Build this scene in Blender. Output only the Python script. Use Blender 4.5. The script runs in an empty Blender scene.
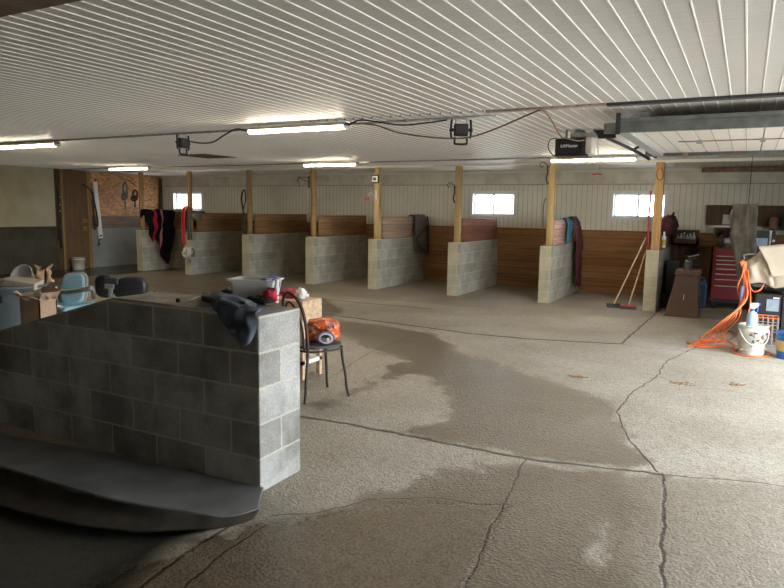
import bpy, bmesh, math, random
import numpy as np
from mathutils import Vector, Matrix, noise
random.seed(7)
C = bpy.context.scene.collection
sc = bpy.context.scene
# ------------------------------------------------------------------ camera
PITCH, ROLL, YAW, FPX, CH = 0.1264, 0.0152, 0.4904, 658.5, 1.606
fw = Vector((-math.sin(YAW), math.cos(YAW), 0)); rt = Vector((math.cos(YAW), math.sin(YAW), 0)); upv = Vector((0, 0, 1))
FV = math.cos(PITCH)*fw - math.sin(PITCH)*upv
UV0 = math.cos(PITCH)*upv + math.sin(PITCH)*fw
RV = math.cos(ROLL)*rt + math.sin(ROLL)*UV0
UV = -math.sin(ROLL)*rt + math.cos(ROLL)*UV0
cam = bpy.data.cameras.new('camera'); camo = bpy.data.objects.new('camera', cam); C.objects.link(camo)
cam.sensor_width = 36; cam.lens = FPX*36/784; cam.clip_start = .05; cam.clip_end = 300
m = Matrix((RV, UV, -FV)).transposed().to_4x4(); m.translation = Vector((0, 0, CH)); camo.matrix_world = m
sc.camera = camo

def W(x, y, ax, val):
    """world point seen at a photo pixel on the plane axis = val"""
    d = FV + RV*((x-392)/FPX) - UV*((y-294)/FPX)
    o = Vector((0, 0, CH)); t = (val-o[ax])/d[ax]
    return o + d*t

# ------------------------------------------------------------------ materials
def mat(name):
    mt = bpy.data.materials.new(name); mt.use_nodes = True
    nt = mt.node_tree; b = nt.nodes['Principled BSDF']
    return mt, nt, b
def N(nt, typ, **kw):
    n = nt.nodes.new(typ)
    for k, v in kw.items():
        if k.startswith('i_'):
            n.inputs[k[2:].replace('_', ' ')].default_value = v
        else: setattr(n, k, v)
    return n
def L(nt, a, b): nt.links.new(a, b)
def ramp(nt, fac, stops):
    r = nt.nodes.new('ShaderNodeValToRGB'); e = r.color_ramp.elements
    while len(e) < len(stops): e.new(.5)
    for k, (p, c) in enumerate(stops):
        e[k].position = p; e[k].color = (*c, 1) if len(c) == 3 else c
    L(nt, fac, r.inputs[0]); return r.outputs[0]
def mixc(nt, fac, a, b, mode='MIX'):
    n = nt.nodes.new('ShaderNodeMix'); n.data_type = 'RGBA'; n.blend_type = mode
    for s, v in ((n.inputs[0], fac), (n.inputs[6], a), (n.inputs[7], b)):
        if hasattr(v, 'links') or hasattr(v, 'is_output'): L(nt, v, s)
        elif isinstance(v, (int, float)): s.default_value = v
        else: s.default_value = (*v, 1)
    return n.outputs[2]
def mth(nt, op, a, b=None, clamp=False):
    n = nt.nodes.new('ShaderNodeMath'); n.operation = op; n.use_clamp = clamp
    for i, v in enumerate((a, b)):
        if v is None: continue
        if isinstance(v, (int, float)): n.inputs[i].default_value = v
        else: L(nt, v, n.inputs[i])
    return n.outputs[0]
def coords(nt, kind='Object'): return nt.nodes.new('ShaderNodeTexCoord').outputs[kind]
def mapping(nt, v, scale=(1, 1, 1), loc=(0, 0, 0), rot=(0, 0, 0)):
    n = nt.nodes.new('ShaderNodeMapping'); L(nt, v, n.inputs[0])
    n.inputs['Scale'].default_value = scale; n.inputs['Location'].default_value = loc; n.inputs['Rotation'].default_value = rot
    return n.outputs[0]
def noi(nt, v, scale, detail=4, rough=.55, out=0):
    n = nt.nodes.new('ShaderNodeTexNoise'); L(nt, v, n.inputs['Vector'])
    n.inputs['Scale'].default_value = scale; n.inputs['Detail'].default_value = detail; n.inputs['Roughness'].default_value = rough
    return n.outputs[out]
def bump(nt, b, h, strength=.3, dist=.01, prev=None):
    n = nt.nodes.new('ShaderNodeBump'); n.inputs['Strength'].default_value = strength; n.inputs['Distance'].default_value = dist
    L(nt, h, n.inputs['Height'])
    if prev is not None: L(nt, prev, n.inputs['Normal'])
    if b is not None: L(nt, n.outputs[0], b.inputs['Normal'])
    return n.outputs[0]

def plain(name, col, rough=.6, metal=0, var=.12, vs=12, bmp=.1, spec=.5):
    mt, nt, b = mat(name); v = coords(nt)
    n = noi(nt, v, vs)
    c = ramp(nt, n, [(.3, tuple(x*(1-var) for x in col)), (.7, tuple(min(1, x*(1+var)) for x in col))])
    L(nt, c, b.inputs['Base Color']); b.inputs['Roughness'].default_value = rough; b.inputs['Metallic'].default_value = metal
    b.inputs['Specular IOR Level'].default_value = spec
    if bmp: bump(nt, b, noi(nt, v, vs*8), bmp, .003)
    return mt
def emit(name, col, s):
    mt, nt, b = mat(name)
    b.inputs['Emission Color'].default_value = (*col, 1); b.inputs['Emission Strength'].default_value = s
    b.inputs['Base Color'].default_value = (*col, 1)
    return mt
def block_mat(name, c1, c2, mortar, stain=.35, mline=.3, off=(0, 0, 0), stain_col=(.12, .11, .08), thr=.5, endc=None):
    mt, nt, b = mat(name); v = coords(nt)
    sep = nt.nodes.new('ShaderNodeSeparateXYZ'); L(nt, v, sep.inputs[0])
    g = nt.nodes.new('ShaderNodeNewGeometry'); sn = nt.nodes.new('ShaderNodeSeparateXYZ'); L(nt, g.outputs['True Normal'], sn.inputs[0])
    side = mth(nt, 'GREATER_THAN', mth(nt, 'ABSOLUTE', sn.outputs[0]), .6)
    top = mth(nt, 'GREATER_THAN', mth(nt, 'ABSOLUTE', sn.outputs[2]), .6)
    mx = nt.nodes.new('ShaderNodeMix'); L(nt, side, mx.inputs[0])
    L(nt, mth(nt, 'ADD', sep.outputs[0], off[0]), mx.inputs[2]); L(nt, mth(nt, 'ADD', sep.outputs[1], off[1]), mx.inputs[3])
    cb = nt.nodes.new('ShaderNodeCombineXYZ'); L(nt, mx.outputs[0], cb.inputs[0]); L(nt, mth(nt, 'ADD', sep.outputs[2], off[2]), cb.inputs[1])
    # slightly wavy joints
    br = nt.nodes.new('ShaderNodeTexBrick'); 
    ad = nt.nodes.new('ShaderNodeVectorMath'); ad.operation = 'ADD'
    wv = nt.nodes.new('ShaderNodeVectorMath'); wv.operation = 'SCALE'; L(nt, noi(nt, v, 14, out=1), wv.inputs[0]); wv.inputs['Scale'].default_value = .014
    L(nt, cb.outputs[0], ad.inputs[0]); L(nt, wv.outputs[0], ad.inputs[1]); L(nt, ad.outputs[0], br.inputs['Vector'])
    br.offset = .5; br.offset_frequency = 2
    for k, x in (('Scale', 1), ('Mortar Size', .0075), ('Mortar Smooth', .25), ('Bias', 0), ('Brick Width', .4064), ('Row Height', .2032)):
        br.inputs[k].default_value = x
    br.inputs['Color1'].default_value = (*c1, 1); br.inputs['Color2'].default_value = (*c2, 1); br.inputs['Mortar'].default_value = (*mortar, 1)
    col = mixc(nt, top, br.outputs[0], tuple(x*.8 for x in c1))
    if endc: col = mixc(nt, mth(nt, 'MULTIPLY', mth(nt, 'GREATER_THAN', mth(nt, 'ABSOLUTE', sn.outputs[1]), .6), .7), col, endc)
    st = ramp(nt, noi(nt, v, 2.2, 6, .65), [(thr-.08, (0, 0, 0)), (thr+.14, (1, 1, 1))])
    col = mixc(nt, mth(nt, 'MULTIPLY', st, stain), col, stain_col)
    col = mixc(nt, mth(nt, 'MULTIPLY', mth(nt, 'MULTIPLY', br.outputs['Fac'], mth(nt, 'SUBTRACT', 1, top)), mline), col, mortar)
    fine = noi(nt, v, 70, 4, .7)
    col = mixc(nt, .5, col, ramp(nt, fine, [(.36, (.42, .42, .42)), (.6, (1, 1, 1))]), 'MULTIPLY')
    L(nt, col, b.inputs['Base Color']); b.inputs['Roughness'].default_value = .9; b.inputs['Specular IOR Level'].default_value = .25
    p = bump(nt, None, br.outputs['Fac'], -.9, .006)
    bump(nt, b, fine, .45, .004, p)
    return mt
def wood(name, base, axis=0, plank=0, rough=.65, var=.35, off=0.0, seam=.0035):
    """grain runs along axis; plank > 0 draws horizontal board seams every plank metres"""
    mt, nt, b = mat(name); v = coords(nt)
    s = [22, 22, 22]; s[axis] = 1.3
    g = noi(nt, mapping(nt, v, s), 1.0, 6, .65)
    dark = tuple(x*(1-var) for x in base); lite = tuple(min(1, x*(1+var)) for x in base)
    col = ramp(nt, g, [(.3, dark), (.5, base), (.72, lite)])
    sep = nt.nodes.new('ShaderNodeSeparateXYZ'); L(nt, v, sep.inputs[0])
    hgt = g
    if plank:
        z = mth(nt, 'DIVIDE', mth(nt, 'ADD', sep.outputs[2], off), plank)
        fl = mth(nt, 'FLOOR', z); fr = mth(nt, 'FRACT', z)
        wn = nt.nodes.new('ShaderNodeTexWhiteNoise'); wn.noise_dimensions = '1D'; L(nt, fl, wn.inputs['W'])
        col = mixc(nt, .6, col, ramp(nt, wn.outputs['Value'], [(0, (.62, .6, .58)), (1, (1, 1, 1))]), 'MULTIPLY')
        e = mth(nt, 'LESS_THAN', mth(nt, 'MINIMUM', fr, mth(nt, 'SUBTRACT', 1, fr)), seam/plank)
        col = mixc(nt, mth(nt, 'MULTIPLY', e, .85), col, (.02, .015, .01))
    kn = nt.nodes.new('ShaderNodeTexVoronoi'); ks = [5, 5, 5]; ks[axis] = 1.6
    L(nt, mapping(nt, v, ks), kn.inputs['Vector']); kn.inputs['Scale'].default_value = 1
    k = mth(nt, 'LESS_THAN', kn.outputs['Distance'], .055)
    col = mixc(nt, mth(nt, 'MULTIPLY', k, .7), col, tuple(x*.25 for x in base))
    L(nt, col, b.inputs['Base Color']); b.inputs['Roughness'].default_value = rough; b.inputs['Specular IOR Level'].default_value = .3
    bump(nt, b, hgt, .25, .004)
    return mt
def osb(name, base):
    mt, nt, b = mat(name); v = coords(nt)
    vo = nt.nodes.new('ShaderNodeTexVoronoi'); L(nt, mapping(nt, v, (14, 14, 26), rot=(.3, .2, .5)), vo.inputs['Vector']); vo.inputs['Scale'].default_value = 1
    s = nt.nodes.new('ShaderNodeSeparateXYZ'); L(nt, vo.outputs['Color'], s.inputs[0])
    col = ramp(nt, s.outputs[0], [(0, tuple(x*.55 for x in base)), (.5, base), (1, tuple(min(1, x*1.35) for x in base))])
    col = mixc(nt, .6, col, ramp(nt, noi(nt, v, 1.8), [(.35, (.5, .46, .42)), (.6, (1, 1, 1))]), 'MULTIPLY')
    L(nt, col, b.inputs['Base Color']); b.inputs['Roughness'].default_value = .7
    return mt
def glass(name, tint=(1, 1, 1), rough=0.0):
    mt, nt, b = mat(name)
    b.inputs['Base Color'].default_value = (*tint, 1); b.inputs['Transmission Weight'].default_value = 1
    b.inputs['Roughness'].default_value = rough; b.inputs['IOR'].default_value = 1.1
    return mt
def panel_mat(name, col, rough=.35, ripple=0, dirt=.3, dcol=(.45, .42, .36), ds=1.3, spec=.5, stretch=(1, .25, 1)):
    mt, nt, b = mat(name); v = coords(nt)
    n = noi(nt, mapping(nt, v, stretch), ds, 6, .6)
    c = mixc(nt, mth(nt, 'MULTIPLY', ramp(nt, n, [(.4, (0, 0, 0)), (.7, (1, 1, 1))]), dirt), col, dcol)
    L(nt, c, b.inputs['Base Color']); b.inputs['Specular IOR Level'].default_value = spec
    r = mth(nt, 'ADD', mth(nt, 'MULTIPLY', noi(nt, v, 5), .15), rough-.07); L(nt, r, b.inputs['Roughness'])
    p = bump(nt, None, noi(nt, mapping(nt, v, (3, 1, 3)), 2.5, 3), .15, .01)
    if ripple: bump(nt, b, noi(nt, mapping(nt, v, (.7, 30, 1)), 1.0, 4, .6), ripple, .05, p)
    return mt

M = {}
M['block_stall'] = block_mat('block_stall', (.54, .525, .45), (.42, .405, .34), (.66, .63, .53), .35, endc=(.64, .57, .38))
M['block_fore'] = block_mat('block_fore', (.60, .60, .57), (.38, .37, .34), (.66, .62, .52), .6, .6, off=(0, 0, .2032), stain_col=(.10, .095, .08), thr=.47)
M['block_dark'] = block_mat('block_dark', (.085, .08, .055), (.06, .057, .04), (.08, .075, .055), .5)
M['block_grey'] = block_mat('block_grey', (.32, .33, .32), (.28, .29, .28), (.30, .30, .29), .25)
M['mortar_cap'] = plain('mortar_cap', (.36, .33, .27), .95, vs=6, var=.3, bmp=.6)
M['ceiling'] = panel_mat('ceiling', (.73, .70, .67), .42, .22, .35, (.54, .49, .44), spec=1.0)
M['bead'] = plain('bead', (.93, .92, .88), .4, var=.03)  # whiter than the panels: grazing fixture light put into the bead colour
M['cream'] = panel_mat('cream', (.76, .735, .62), .45, 0, .4, (.45, .43, .36))
M['groove'] = plain('groove', (.34, .33, .27), .7)
M['valance'] = panel_mat('valance', (.68, .66, .56), .6, 0, .6, (.36, .33, .26), ds=3, stretch=(1, 1, 1))
M['yellowed'] = panel_mat('yellowed', (.50, .47, .33), .5, 0, .75, (.30, .25, .11), ds=.8, stretch=(1, 1, 1))
M['wains'] = wood('wains', (.34, .17, .068), 0, .14, off=.01)
M['barrier'] = wood('barrier', (.31, .175, .08), 1, .145, off=-1.02)
M['barrier_pale'] = wood('barrier_pale', (.44, .30, .20), 1, .145, off=-1.02)
M['barrier_red'] = wood('barrier_red', (.29, .12, .075), 1, .145, off=-1.02)
M['barrier_pink'] = wood('barrier_pink', (.62, .38, .32), 1, .145, off=-1.02)
M['post_dark'] = wood('post_dark', (.31, .19, .08), 2)
M['post_gold'] = wood('post_gold', (.44, .31, .14), 2)
M['post_orange'] = wood('post_orange', (.44, .26, .11), 2)
M['ply'] = wood('ply', (.15, .088, .042), 2, rough=.6)
M['ply_dark'] = wood('ply_dark', (.10, .06, .03), 2)
M['board_side'] = wood('board_side', (.21, .15, .11), 1, .14, off=0)
M['osb'] = osb('osb', (.52, .27, .115))
M['pine'] = wood('pine', (.60, .42, .27), 0)
M['handle_wood'] = wood('handle_wood', (.55, .42, .27), 2)
M['brown_box'] = plain('brown_box', (.125, .068, .042), .5, var=.15, vs=3)
M['steel'] = plain('steel', (.36, .37, .36), .42, .75, var=.2, vs=9)
M['galv'] = plain('galv', (.42, .43, .41), .5, .5, var=.2, vs=14)
M['chrome'] = plain('chrome', (.7, .7, .7), .22, .95, var=.05)
M['black'] = plain('black', (.018, .018, .018), .5)
M['black_gloss'] = plain('black_gloss', (.015, .016, .018), .25)
M['charcoal'] = plain('charcoal', (.05, .052, .055), .55)
M['vinyl_black'] = plain('vinyl_black', (.03, .033, .04), .33)
M['vinyl_blue'] = plain('vinyl_blue', (.36, .63, .78), .3, var=.05)
M['bin_grey'] = plain('bin_grey', (.095, .115, .12), .5)
M['white'] = plain('white', (.78, .77, .73), .45, var=.08)
M['white_dirty'] = plain('white_dirty', (.62, .60, .52), .5, var=.22, vs=7)
M['paper'] = plain('paper', (.82, .82, .80), .7, var=.05)
M['kraft'] = plain('kraft', (.45, .29, .17), .85, var=.15)
M['card'] = plain('card', (.50, .345, .235), .85, var=.1)
M['card_lite'] = plain('card_lite', (.56, .48, .37), .8, var=.12)
M['denim'] = plain('denim', (.075, .09, .115), .95, var=.45, vs=10, bmp=.5)
M['sweat'] = plain('sweat', (.055, .05, .043), .95, var=.3, vs=10, bmp=.5)
M['maroon'] = plain('maroon', (.085, .016, .024), .9, var=.25, vs=8)
M['teal'] = plain('teal', (.03, .17, .25), .85, var=.3, vs=12)
M['meshcloth'] = plain('meshcloth', (.17, .15, .13), .9, var=.2, vs=60)
M['canvas'] = plain('canvas', (.54, .46, .35), .9, var=.12, vs=5, bmp=.4)
M['canvas_old'] = plain('canvas_old', (.17, .15, .115), .95, var=.5, vs=5, bmp=.4)
M['red'] = plain('red', (.55, .03, .03), .45)
M['maroon_red'] = plain('maroon_red', (.30, .03, .035), .6)
M['red_cloth'] = plain('red_cloth', (.52, .035, .07), .85, var=.4, vs=20)
M['violet'] = plain('violet', (.16, .16, .34), .6, var=.4, vs=14)
M['plug'] = plain('plug', (.12, .13, .20), .5)
M['chest_red'] = plain('chest_red', (.23, .02, .032), .35, var=.1)
M['orange'] = plain('orange', (.85, .17, .04), .45, var=.08)
M['blue'] = plain('blue', (.02, .15, .52), .35)
M['blue_dark'] = plain('blue_dark', (.02, .045, .13), .45)
M['yellow'] = plain('yellow', (.65, .50, .05), .45)
M['label_gold'] = plain('label_gold', (.60, .42, .14), .6, var=.25)
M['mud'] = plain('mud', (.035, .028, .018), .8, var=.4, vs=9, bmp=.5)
M['track'] = plain('track', (.21, .22, .205), .5, .4, var=.25, vs=9)
M['rubber'] = plain('rubber', (.13, .13, .125), .5, var=.3, vs=5, bmp=.3)
M['rope'] = plain('rope', (.62, .60, .55), .9, var=.3, vs=40)
M['leather'] = plain('leather', (.045, .028, .022), .55)
M['rust'] = plain('rust', (.26, .15, .10), .7, .2, var=.4, vs=10)
M['trim_pink'] = plain('trim_pink', (.48, .38, .33), .6)
M['trim_lens'] = plain('trim_lens', (.66, .58, .52), .4, var=.05)
M['brass'] = plain('brass', (.65, .45, .10), .4, .6)
M['brick_house'] = block_mat('brick_house', (.55, .25, .18), (.5, .22, .16), (.6, .5, .45), .1)
M['ground'] = plain('ground', (.42, .40, .36), .9, vs=.5, bmp=0)
M['concrete_wall'] = plain('concrete_wall', (.34, .33, .29), .9, vs=2)
M['tube'] = emit('tube', (1.0, .87, .66), 52)
M['glass'] = glass('glass')
M['dull_blue'] = plain('dull_blue', (.30, .37, .43), .4)
M['bluish'] = plain('bluish', (.42, .60, .78), .2, var=.06)
M['frame_white'] = plain('frame_white', (.75, .76, .76), .4, var=.05)
def translucent_bin():
    mt, nt, b = mat('bin_plastic')
    b.inputs['Base Color'].default_value = (.86, .87, .85, 1); b.inputs['Roughness'].default_value = .3
    b.inputs['Transmission Weight'].default_value = .55; b.inputs['IOR'].default_value = 1.2
    return mt
M['bin_plastic'] = translucent_bin()
def striped():
    mt, nt, b = mat('striped_blanket'); uv = coords(nt, 'UV')
    s = nt.nodes.new('ShaderNodeSeparateXYZ'); L(nt, uv, s.inputs[0])
    n = mth(nt, 'ADD', s.outputs[0], mth(nt, 'MULTIPLY', noi(nt, coords(nt), 4), .04))
    a = mth(nt, 'LESS_THAN', mth(nt, 'ABSOLUTE', mth(nt, 'SUBTRACT', n, .33)), .055)
    c2 = mth(nt, 'LESS_THAN', mth(nt, 'ABSOLUTE', mth(nt, 'SUBTRACT', n, .60)), .03)
    e = mth(nt, 'GREATER_THAN', mth(nt, 'ADD', s.outputs[1], mth(nt, 'MULTIPLY', noi(nt, coords(nt), 5), .06)), .955)
    col = mixc(nt, a, (.008, .006, .009), (.40, .015, .05)); col = mixc(nt, c2, col, (.42, .16, .17)); col = mixc(nt, e, col, (.50, .17, .18))
    L(nt, col, b.inputs['Base Color']); b.inputs['Roughness'].default_value = .95; b.inputs['Specular IOR Level'].default_value = .1
    return mt
M['striped'] = striped()
def bag_mat():
    mt, nt, b = mat('snack_bag'); uv = coords(nt, 'Object')
    n = noi(nt, uv, 15, 3)
    col = mixc(nt, ramp(nt, n, [(.56, (0, 0, 0)), (.60, (1, 1, 1))]), (.80, .13, .03), (.85, .60, .50))
    col = mixc(nt, ramp(nt, noi(nt, uv, 11, 2), [(.34, (1, 1, 1)), (.38, (0, 0, 0))]), col, (.12, .02, .015))
    L(nt, col, b.inputs['Base Color']); b.inputs['Roughness'].default_value = .22
    bump(nt, b, noi(nt, uv, 14, 3), .7, .03)
    return mt
M['bag'] = bag_mat()

# ------------------------------------------------------------------ mesh builder
class MB:
    def __init__(s): s.bm = bmesh.new(); s.uv = None
    def box(s, x0, x1, y0, y1, z0, z1):
        p = [(x, y, z) for z in (z0, z1) for y in (y0, y1) for x in (x0, x1)]
        v = [s.bm.verts.new(q) for q in p]
        for f in ((0, 2, 3, 1), (4, 5, 7, 6), (0, 1, 5, 4), (2, 6, 7, 3), (0, 4, 6, 2), (1, 3, 7, 5)):
            s.bm.faces.new([v[i] for i in f])
        return s
    def obox(s, c, size, rot=(0, 0, 0)):
        from mathutils import Euler
        R = Euler(rot).to_matrix(); c = Vector(c); h = Vector(size)/2
        v = [s.bm.verts.new(c + R @ Vector((x*h.x, y*h.y, z*h.z))) for z in (-1, 1) for y in (-1, 1) for x in (-1, 1)]
        for f in ((0, 2, 3, 1), (4, 5, 7, 6), (0, 1, 5, 4), (2, 6, 7, 3), (0, 4, 6, 2), (1, 3, 7, 5)):
            s.bm.faces.new([v[i] for i in f])
        return s
    def ring(s, c, d, r, n, ref=None):
        d = Vector(d).normalized(); a = Vector((0, 0, 1)) if abs(d.z) < .9 else Vector((1, 0, 0))
        if ref is not None: a = ref
        u = d.cross(a).normalized(); w = d.cross(u)
        return [s.bm.verts.new(Vector(c)+u*(math.cos(2*math.pi*k/n)*r)+w*(math.sin(2*math.pi*k/n)*r)) for k in range(n)]
    def skin(s, rings, cap=True, closed=False):
        n = len(rings[0])
        pr = list(zip(rings[:-1], rings[1:])) + ([(rings[-1], rings[0])] if closed else [])
        for a, b in pr:
            for k in range(n): s.bm.faces.new((a[k], a[(k+1) % n], b[(k+1) % n], b[k]))
        if cap and not closed:
            s.bm.faces.new(rings[0][::-1]); s.bm.faces.new(rings[-1])
    def cyl(s, p0, p1, r0, r1=None, n=16):
        p0, p1 = Vector(p0), Vector(p1); r1 = r0 if r1 is None else r1
        s.skin([s.ring(p0, p1-p0, r0, n), s.ring(p1, p1-p0, r1, n)]); return s
    def tube(s, pts, r, n=8, sub=4, closed=False, taper=None):
        P = [Vector(p) for p in pts]
        if sub > 1 and len(P) > 2:
            Q = []
            m_ = len(P)
            for i in range(m_ if closed else m_-1):
                p0 = P[(i-1) % m_] if closed or i else P[0]; p1 = P[i]; p2 = P[(i+1) % m_]
                p3 = P[(i+2) % m_] if closed or i+2 < m_ else P[-1]
                for k in range(sub):
                    t = k/sub
                    Q.append(.5*((2*p1)+(p2-p0)*t+(2*p0-5*p1+4*p2-p3)*t*t+(3*p1-p0-3*p2+p3)*t**3))
            if not closed: Q.append(P[-1])
            P = Q
        rings = []; ref = None; m_ = len(P)
        for i, p in enumerate(P):
            d = (P[(i+1) % m_]-P[i-1]) if closed else (P[min(i+1, m_-1)]-P[max(i-1, 0)])
            if d.length < 1e-6: d = Vector((0, 0, 1))
            d.normalize()
            if ref is None: ref = Vector((0, 0, 1)) if abs(d.z) < .9 else Vector((1, 0, 0))
            u = d.cross(ref)
            if u.length < 1e-4: ref = Vector((1, .3, 0)); u = d.cross(ref)
            u.normalize(); w = u.cross(d).normalized(); ref = w
            rr = r if taper is None else r*(1+(taper-1)*i/(m_-1))
            rings.append([s.bm.verts.new(p+u*(math.cos(2*math.pi*k/n)*rr)+w*(math.sin(2*math.pi*k/n)*rr)) for k in range(n)])
        s.skin(rings, closed=closed); return s
    def lathe(s, prof, c=(0, 0, 0), n=24, sx=1, sy=1):
        rings = []
        for r, z in prof:
            rings.append([s.bm.verts.new((c[0]+math.cos(2*math.pi*k/n)*r*sx, c[1]+math.sin(2*math.pi*k/n)*r*sy, c[2]+z)) for k in range(n)])
        s.skin(rings); return s
    def prism(s, poly, axis, a, b):
        def pt(p, t):
            q = [0, 0, 0]; q[axis] = t; o = [i for i in range(3) if i != axis]; q[o[0]] = p[0]; q[o[1]] = p[1]; return q
        A = [s.bm.verts.new(pt(p, a)) for p in poly]; B = [s.bm.verts.new(pt(p, b)) for p in poly]
        n = len(poly)
        s.bm.faces.new(A[::-1]); s.bm.faces.new(B)
        for k in range(n): s.bm.faces.new((A[k], A[(k+1) % n], B[(k+1) % n], B[k]))
        return s
    def blob(s, c, r, n=16, jit=0, seed=0):
        m_ = 10; rings = []
        for i in range(1, m_):
            a = math.pi*i/m_
            rr = []
            for k in range(n):
                t = 2*math.pi*k/n
                p = Vector((math.sin(a)*math.cos(t), math.sin(a)*math.sin(t), -math.cos(a)))
                q = 1+jit*noise.noise(p*2.2+Vector((seed, 0, 0)))
                rr.append(s.bm.verts.new((c[0]+p.x*r[0]*q, c[1]+p.y*r[1]*q, c[2]+p.z*r[2]*q)))
            rings.append(rr)
        s.skin(rings); return s
    def grid(s, f, nu, nv):
        lay = s.bm.loops.layers.uv.verify()
        V = [[s.bm.verts.new(f(i/nu, j/nv)) for j in range(nv+1)] for i in range(nu+1)]
        for i in range(nu):
            for j in range(nv):
                fc = s.bm.faces.new((V[i][j], V[i+1][j], V[i+1][j+1], V[i][j+1]))
                for lp, (a, b) in zip(fc.loops, ((i, j), (i+1, j), (i+1, j+1), (i, j+1))): lp[lay].uv = (a/nu, b/nv)
        return s
    def rows(s, R, nu=None, nv=24, fold=0, seed=0, freq=5):
        """R: list of polylines, interpolated across and along into one cloth sheet"""
        def poly(P, t):
            t = t*(len(P)-1); i = min(int(t), len(P)-2); u = t-i
            p0 = Vector(P[max(i-1, 0)]); p1 = Vector(P[i]); p2 = Vector(P[i+1]); p3 = Vector(P[min(i+2, len(P)-1)])
            return .5*((2*p1)+(p2-p0)*u+(2*p0-5*p1+4*p2-p3)*u*u+(3*p1-p0-3*p2+p3)*u**3)
        def f(u, v):
            p = poly([poly(r, v) for r in R], u)
            if fold:
                p = p+Vector((noise.noise(p*freq+Vector((seed, 0, 0))), noise.noise(p*freq+Vector((0, seed+5, 0))), .5*noise.noise(p*freq+Vector((0, 0, seed+9)))))*fold
            return p
        return s.grid(f, nu or 6*(len(R)-1)+6, nv)

def tag(o, label, cat, group=None, kind=None):
    if kind: o['kind'] = kind
    if label: o['label'] = label
    if cat: o['category'] = cat
    if group: o['group'] = group
    return o
def obj(name, mb, mt, parent=None, smooth=False, bevel=0, solid=0, sub=0, origin=None, recalc=True):
    bm = mb.bm
    if recalc: bmesh.ops.recalc_face_normals(bm, faces=bm.faces)
    me = bpy.data.meshes.new(name)
    off = Vector(origin) if origin is not None else Vector((0, 0, 0))
    if parent is not None: off = parent_loc(parent)
    elif origin is None: off = Vector((0, 0, 0))
    for v in bm.verts: v.co -= off
    bm.to_mesh(me); bm.free()
    for p in me.polygons: p.use_smooth = smooth
    me.materials.append(M[mt] if isinstance(mt, str) else mt)
    o = bpy.data.objects.new(name, me); C.objects.link(o)
    if parent is not None: o.parent = parent
    else: o.location = off
    if solid:
        k = o.modifiers.new('solid', 'SOLIDIFY'); k.thickness = solid; k.offset = 0
    if bevel:
        k = o.modifiers.new('bevel', 'BEVEL'); k.width = bevel; k.segments = 2; k.limit_method = 'ANGLE'; k.angle_limit = .7
    if sub:
        k = o.modifiers.new('sub', 'SUBSURF'); k.levels = sub; k.render_levels = sub
    return o
def parent_loc(o):
    l = Vector((0, 0, 0))
    while o is not None: l += o.location; o = o.parent
    return l
def thing(name, label, cat, loc, group=None):
    o = bpy.data.objects.new(name, None); C.objects.link(o); o.location = loc; o.empty_display_size = .1
    return tag(o, label, cat, group)
def struct(name, mb, mt, **k):
    o = obj(name, mb, mt, **k)
    if k.get('parent') is None: o['kind'] = 'structure'
    return o
def copy_tree(o, parent=None):
    c = o.copy(); C.objects.link(c); c.parent = parent
    for ch in [q for q in C.objects if q.parent == o]: copy_tree(ch, c)
    return c
def text(name, s, size, loc, rot, mt, parent):
    cu = bpy.data.curves.new(name, 'FONT'); cu.body = s; cu.size = size; cu.extrude = .001; cu.align_x = 'CENTER'; cu.align_y = 'CENTER'
    t = bpy.data.objects.new('tmp', cu); C.objects.link(t)
    dg = bpy.context.evaluated_depsgraph_get(); me = bpy.data.meshes.new_from_object(t.evaluated_get(dg))
    bpy.data.objects.remove(t); me.materials.clear(); me.materials.append(M[mt])
    o = bpy.data.objects.new(name, me); C.objects.link(o); o.parent = parent; o.location = Vector(loc)-parent_loc(parent); o.rotation_euler = rot
    return o

# ------------------------------------------------------------------ room
XL, XR, YB, YF, H = -15.1, 2.0, 13.92, -2.0, 2.5
YD0, YD1, ZD = 6.05, 8.70, 2.3          # overhead door opening in the right wall

# floor: one fine grid, its wet patches and joints are real stains and grooves in the concrete
def floor_pts(L_): return np.array([W(x, y, 2, 0)[:2] for x, y in L_])
wetA = floor_pts([(315, 317), (374, 323), (436, 335), (460, 352), (520, 371), (565, 385), (615, 406), (624, 428), (652, 466), (627, 470), (528, 459), (467, 445), (411, 431), (408, 423), (445, 419), (448, 406), (439, 400), (451, 391), (423, 376), (389, 372), (385, 365), (405, 361), (374, 351), (337, 329)])
wetB = floor_pts([(250, 520), (293, 514), (344, 503), (396, 484), (441, 474), (485, 463), (528, 462), (585, 470), (600, 486), (622, 505), (600, 540), (612, 590), (560, 700), (50, 700), (20, 600)])
wetC = floor_pts([(316, 405), (345, 392), (390, 371), (398, 377), (352, 396), (325, 408)])
wetD = floor_pts([(-40, 262), (190, 262), (300, 268), (250, 282), (330, 300), (345, 312), (300, 330), (180, 300), (60, 290), (-40, 285)])
wetE = floor_pts([(300, 268), (540, 292), (660, 300), (500, 304), (400, 297), (330, 292)])
damp = floor_pts([(560, 464), (660, 474), (784, 487), (1100, 520), (1000, 900), (560, 900), (600, 520)])
deep = floor_pts([(200, 520), (300, 514), (400, 500), (500, 500), (520, 500), (480, 580), (440, 700), (50, 700), (20, 600)])
wetG = floor_pts([(170, 262), (400, 270), (800, 284), (800, 300), (700, 306), (640, 319), (540, 312), (430, 304), (240, 287), (150, 276)])
wetF = floor_pts([(-60, 258), (175, 261), (190, 270), (60, 279), (-60, 280)])
mud = floor_pts([(-300, 420), (262, 492), (256, 515), (180, 548), (120, 600), (60, 700), (-300, 900)])
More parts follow.
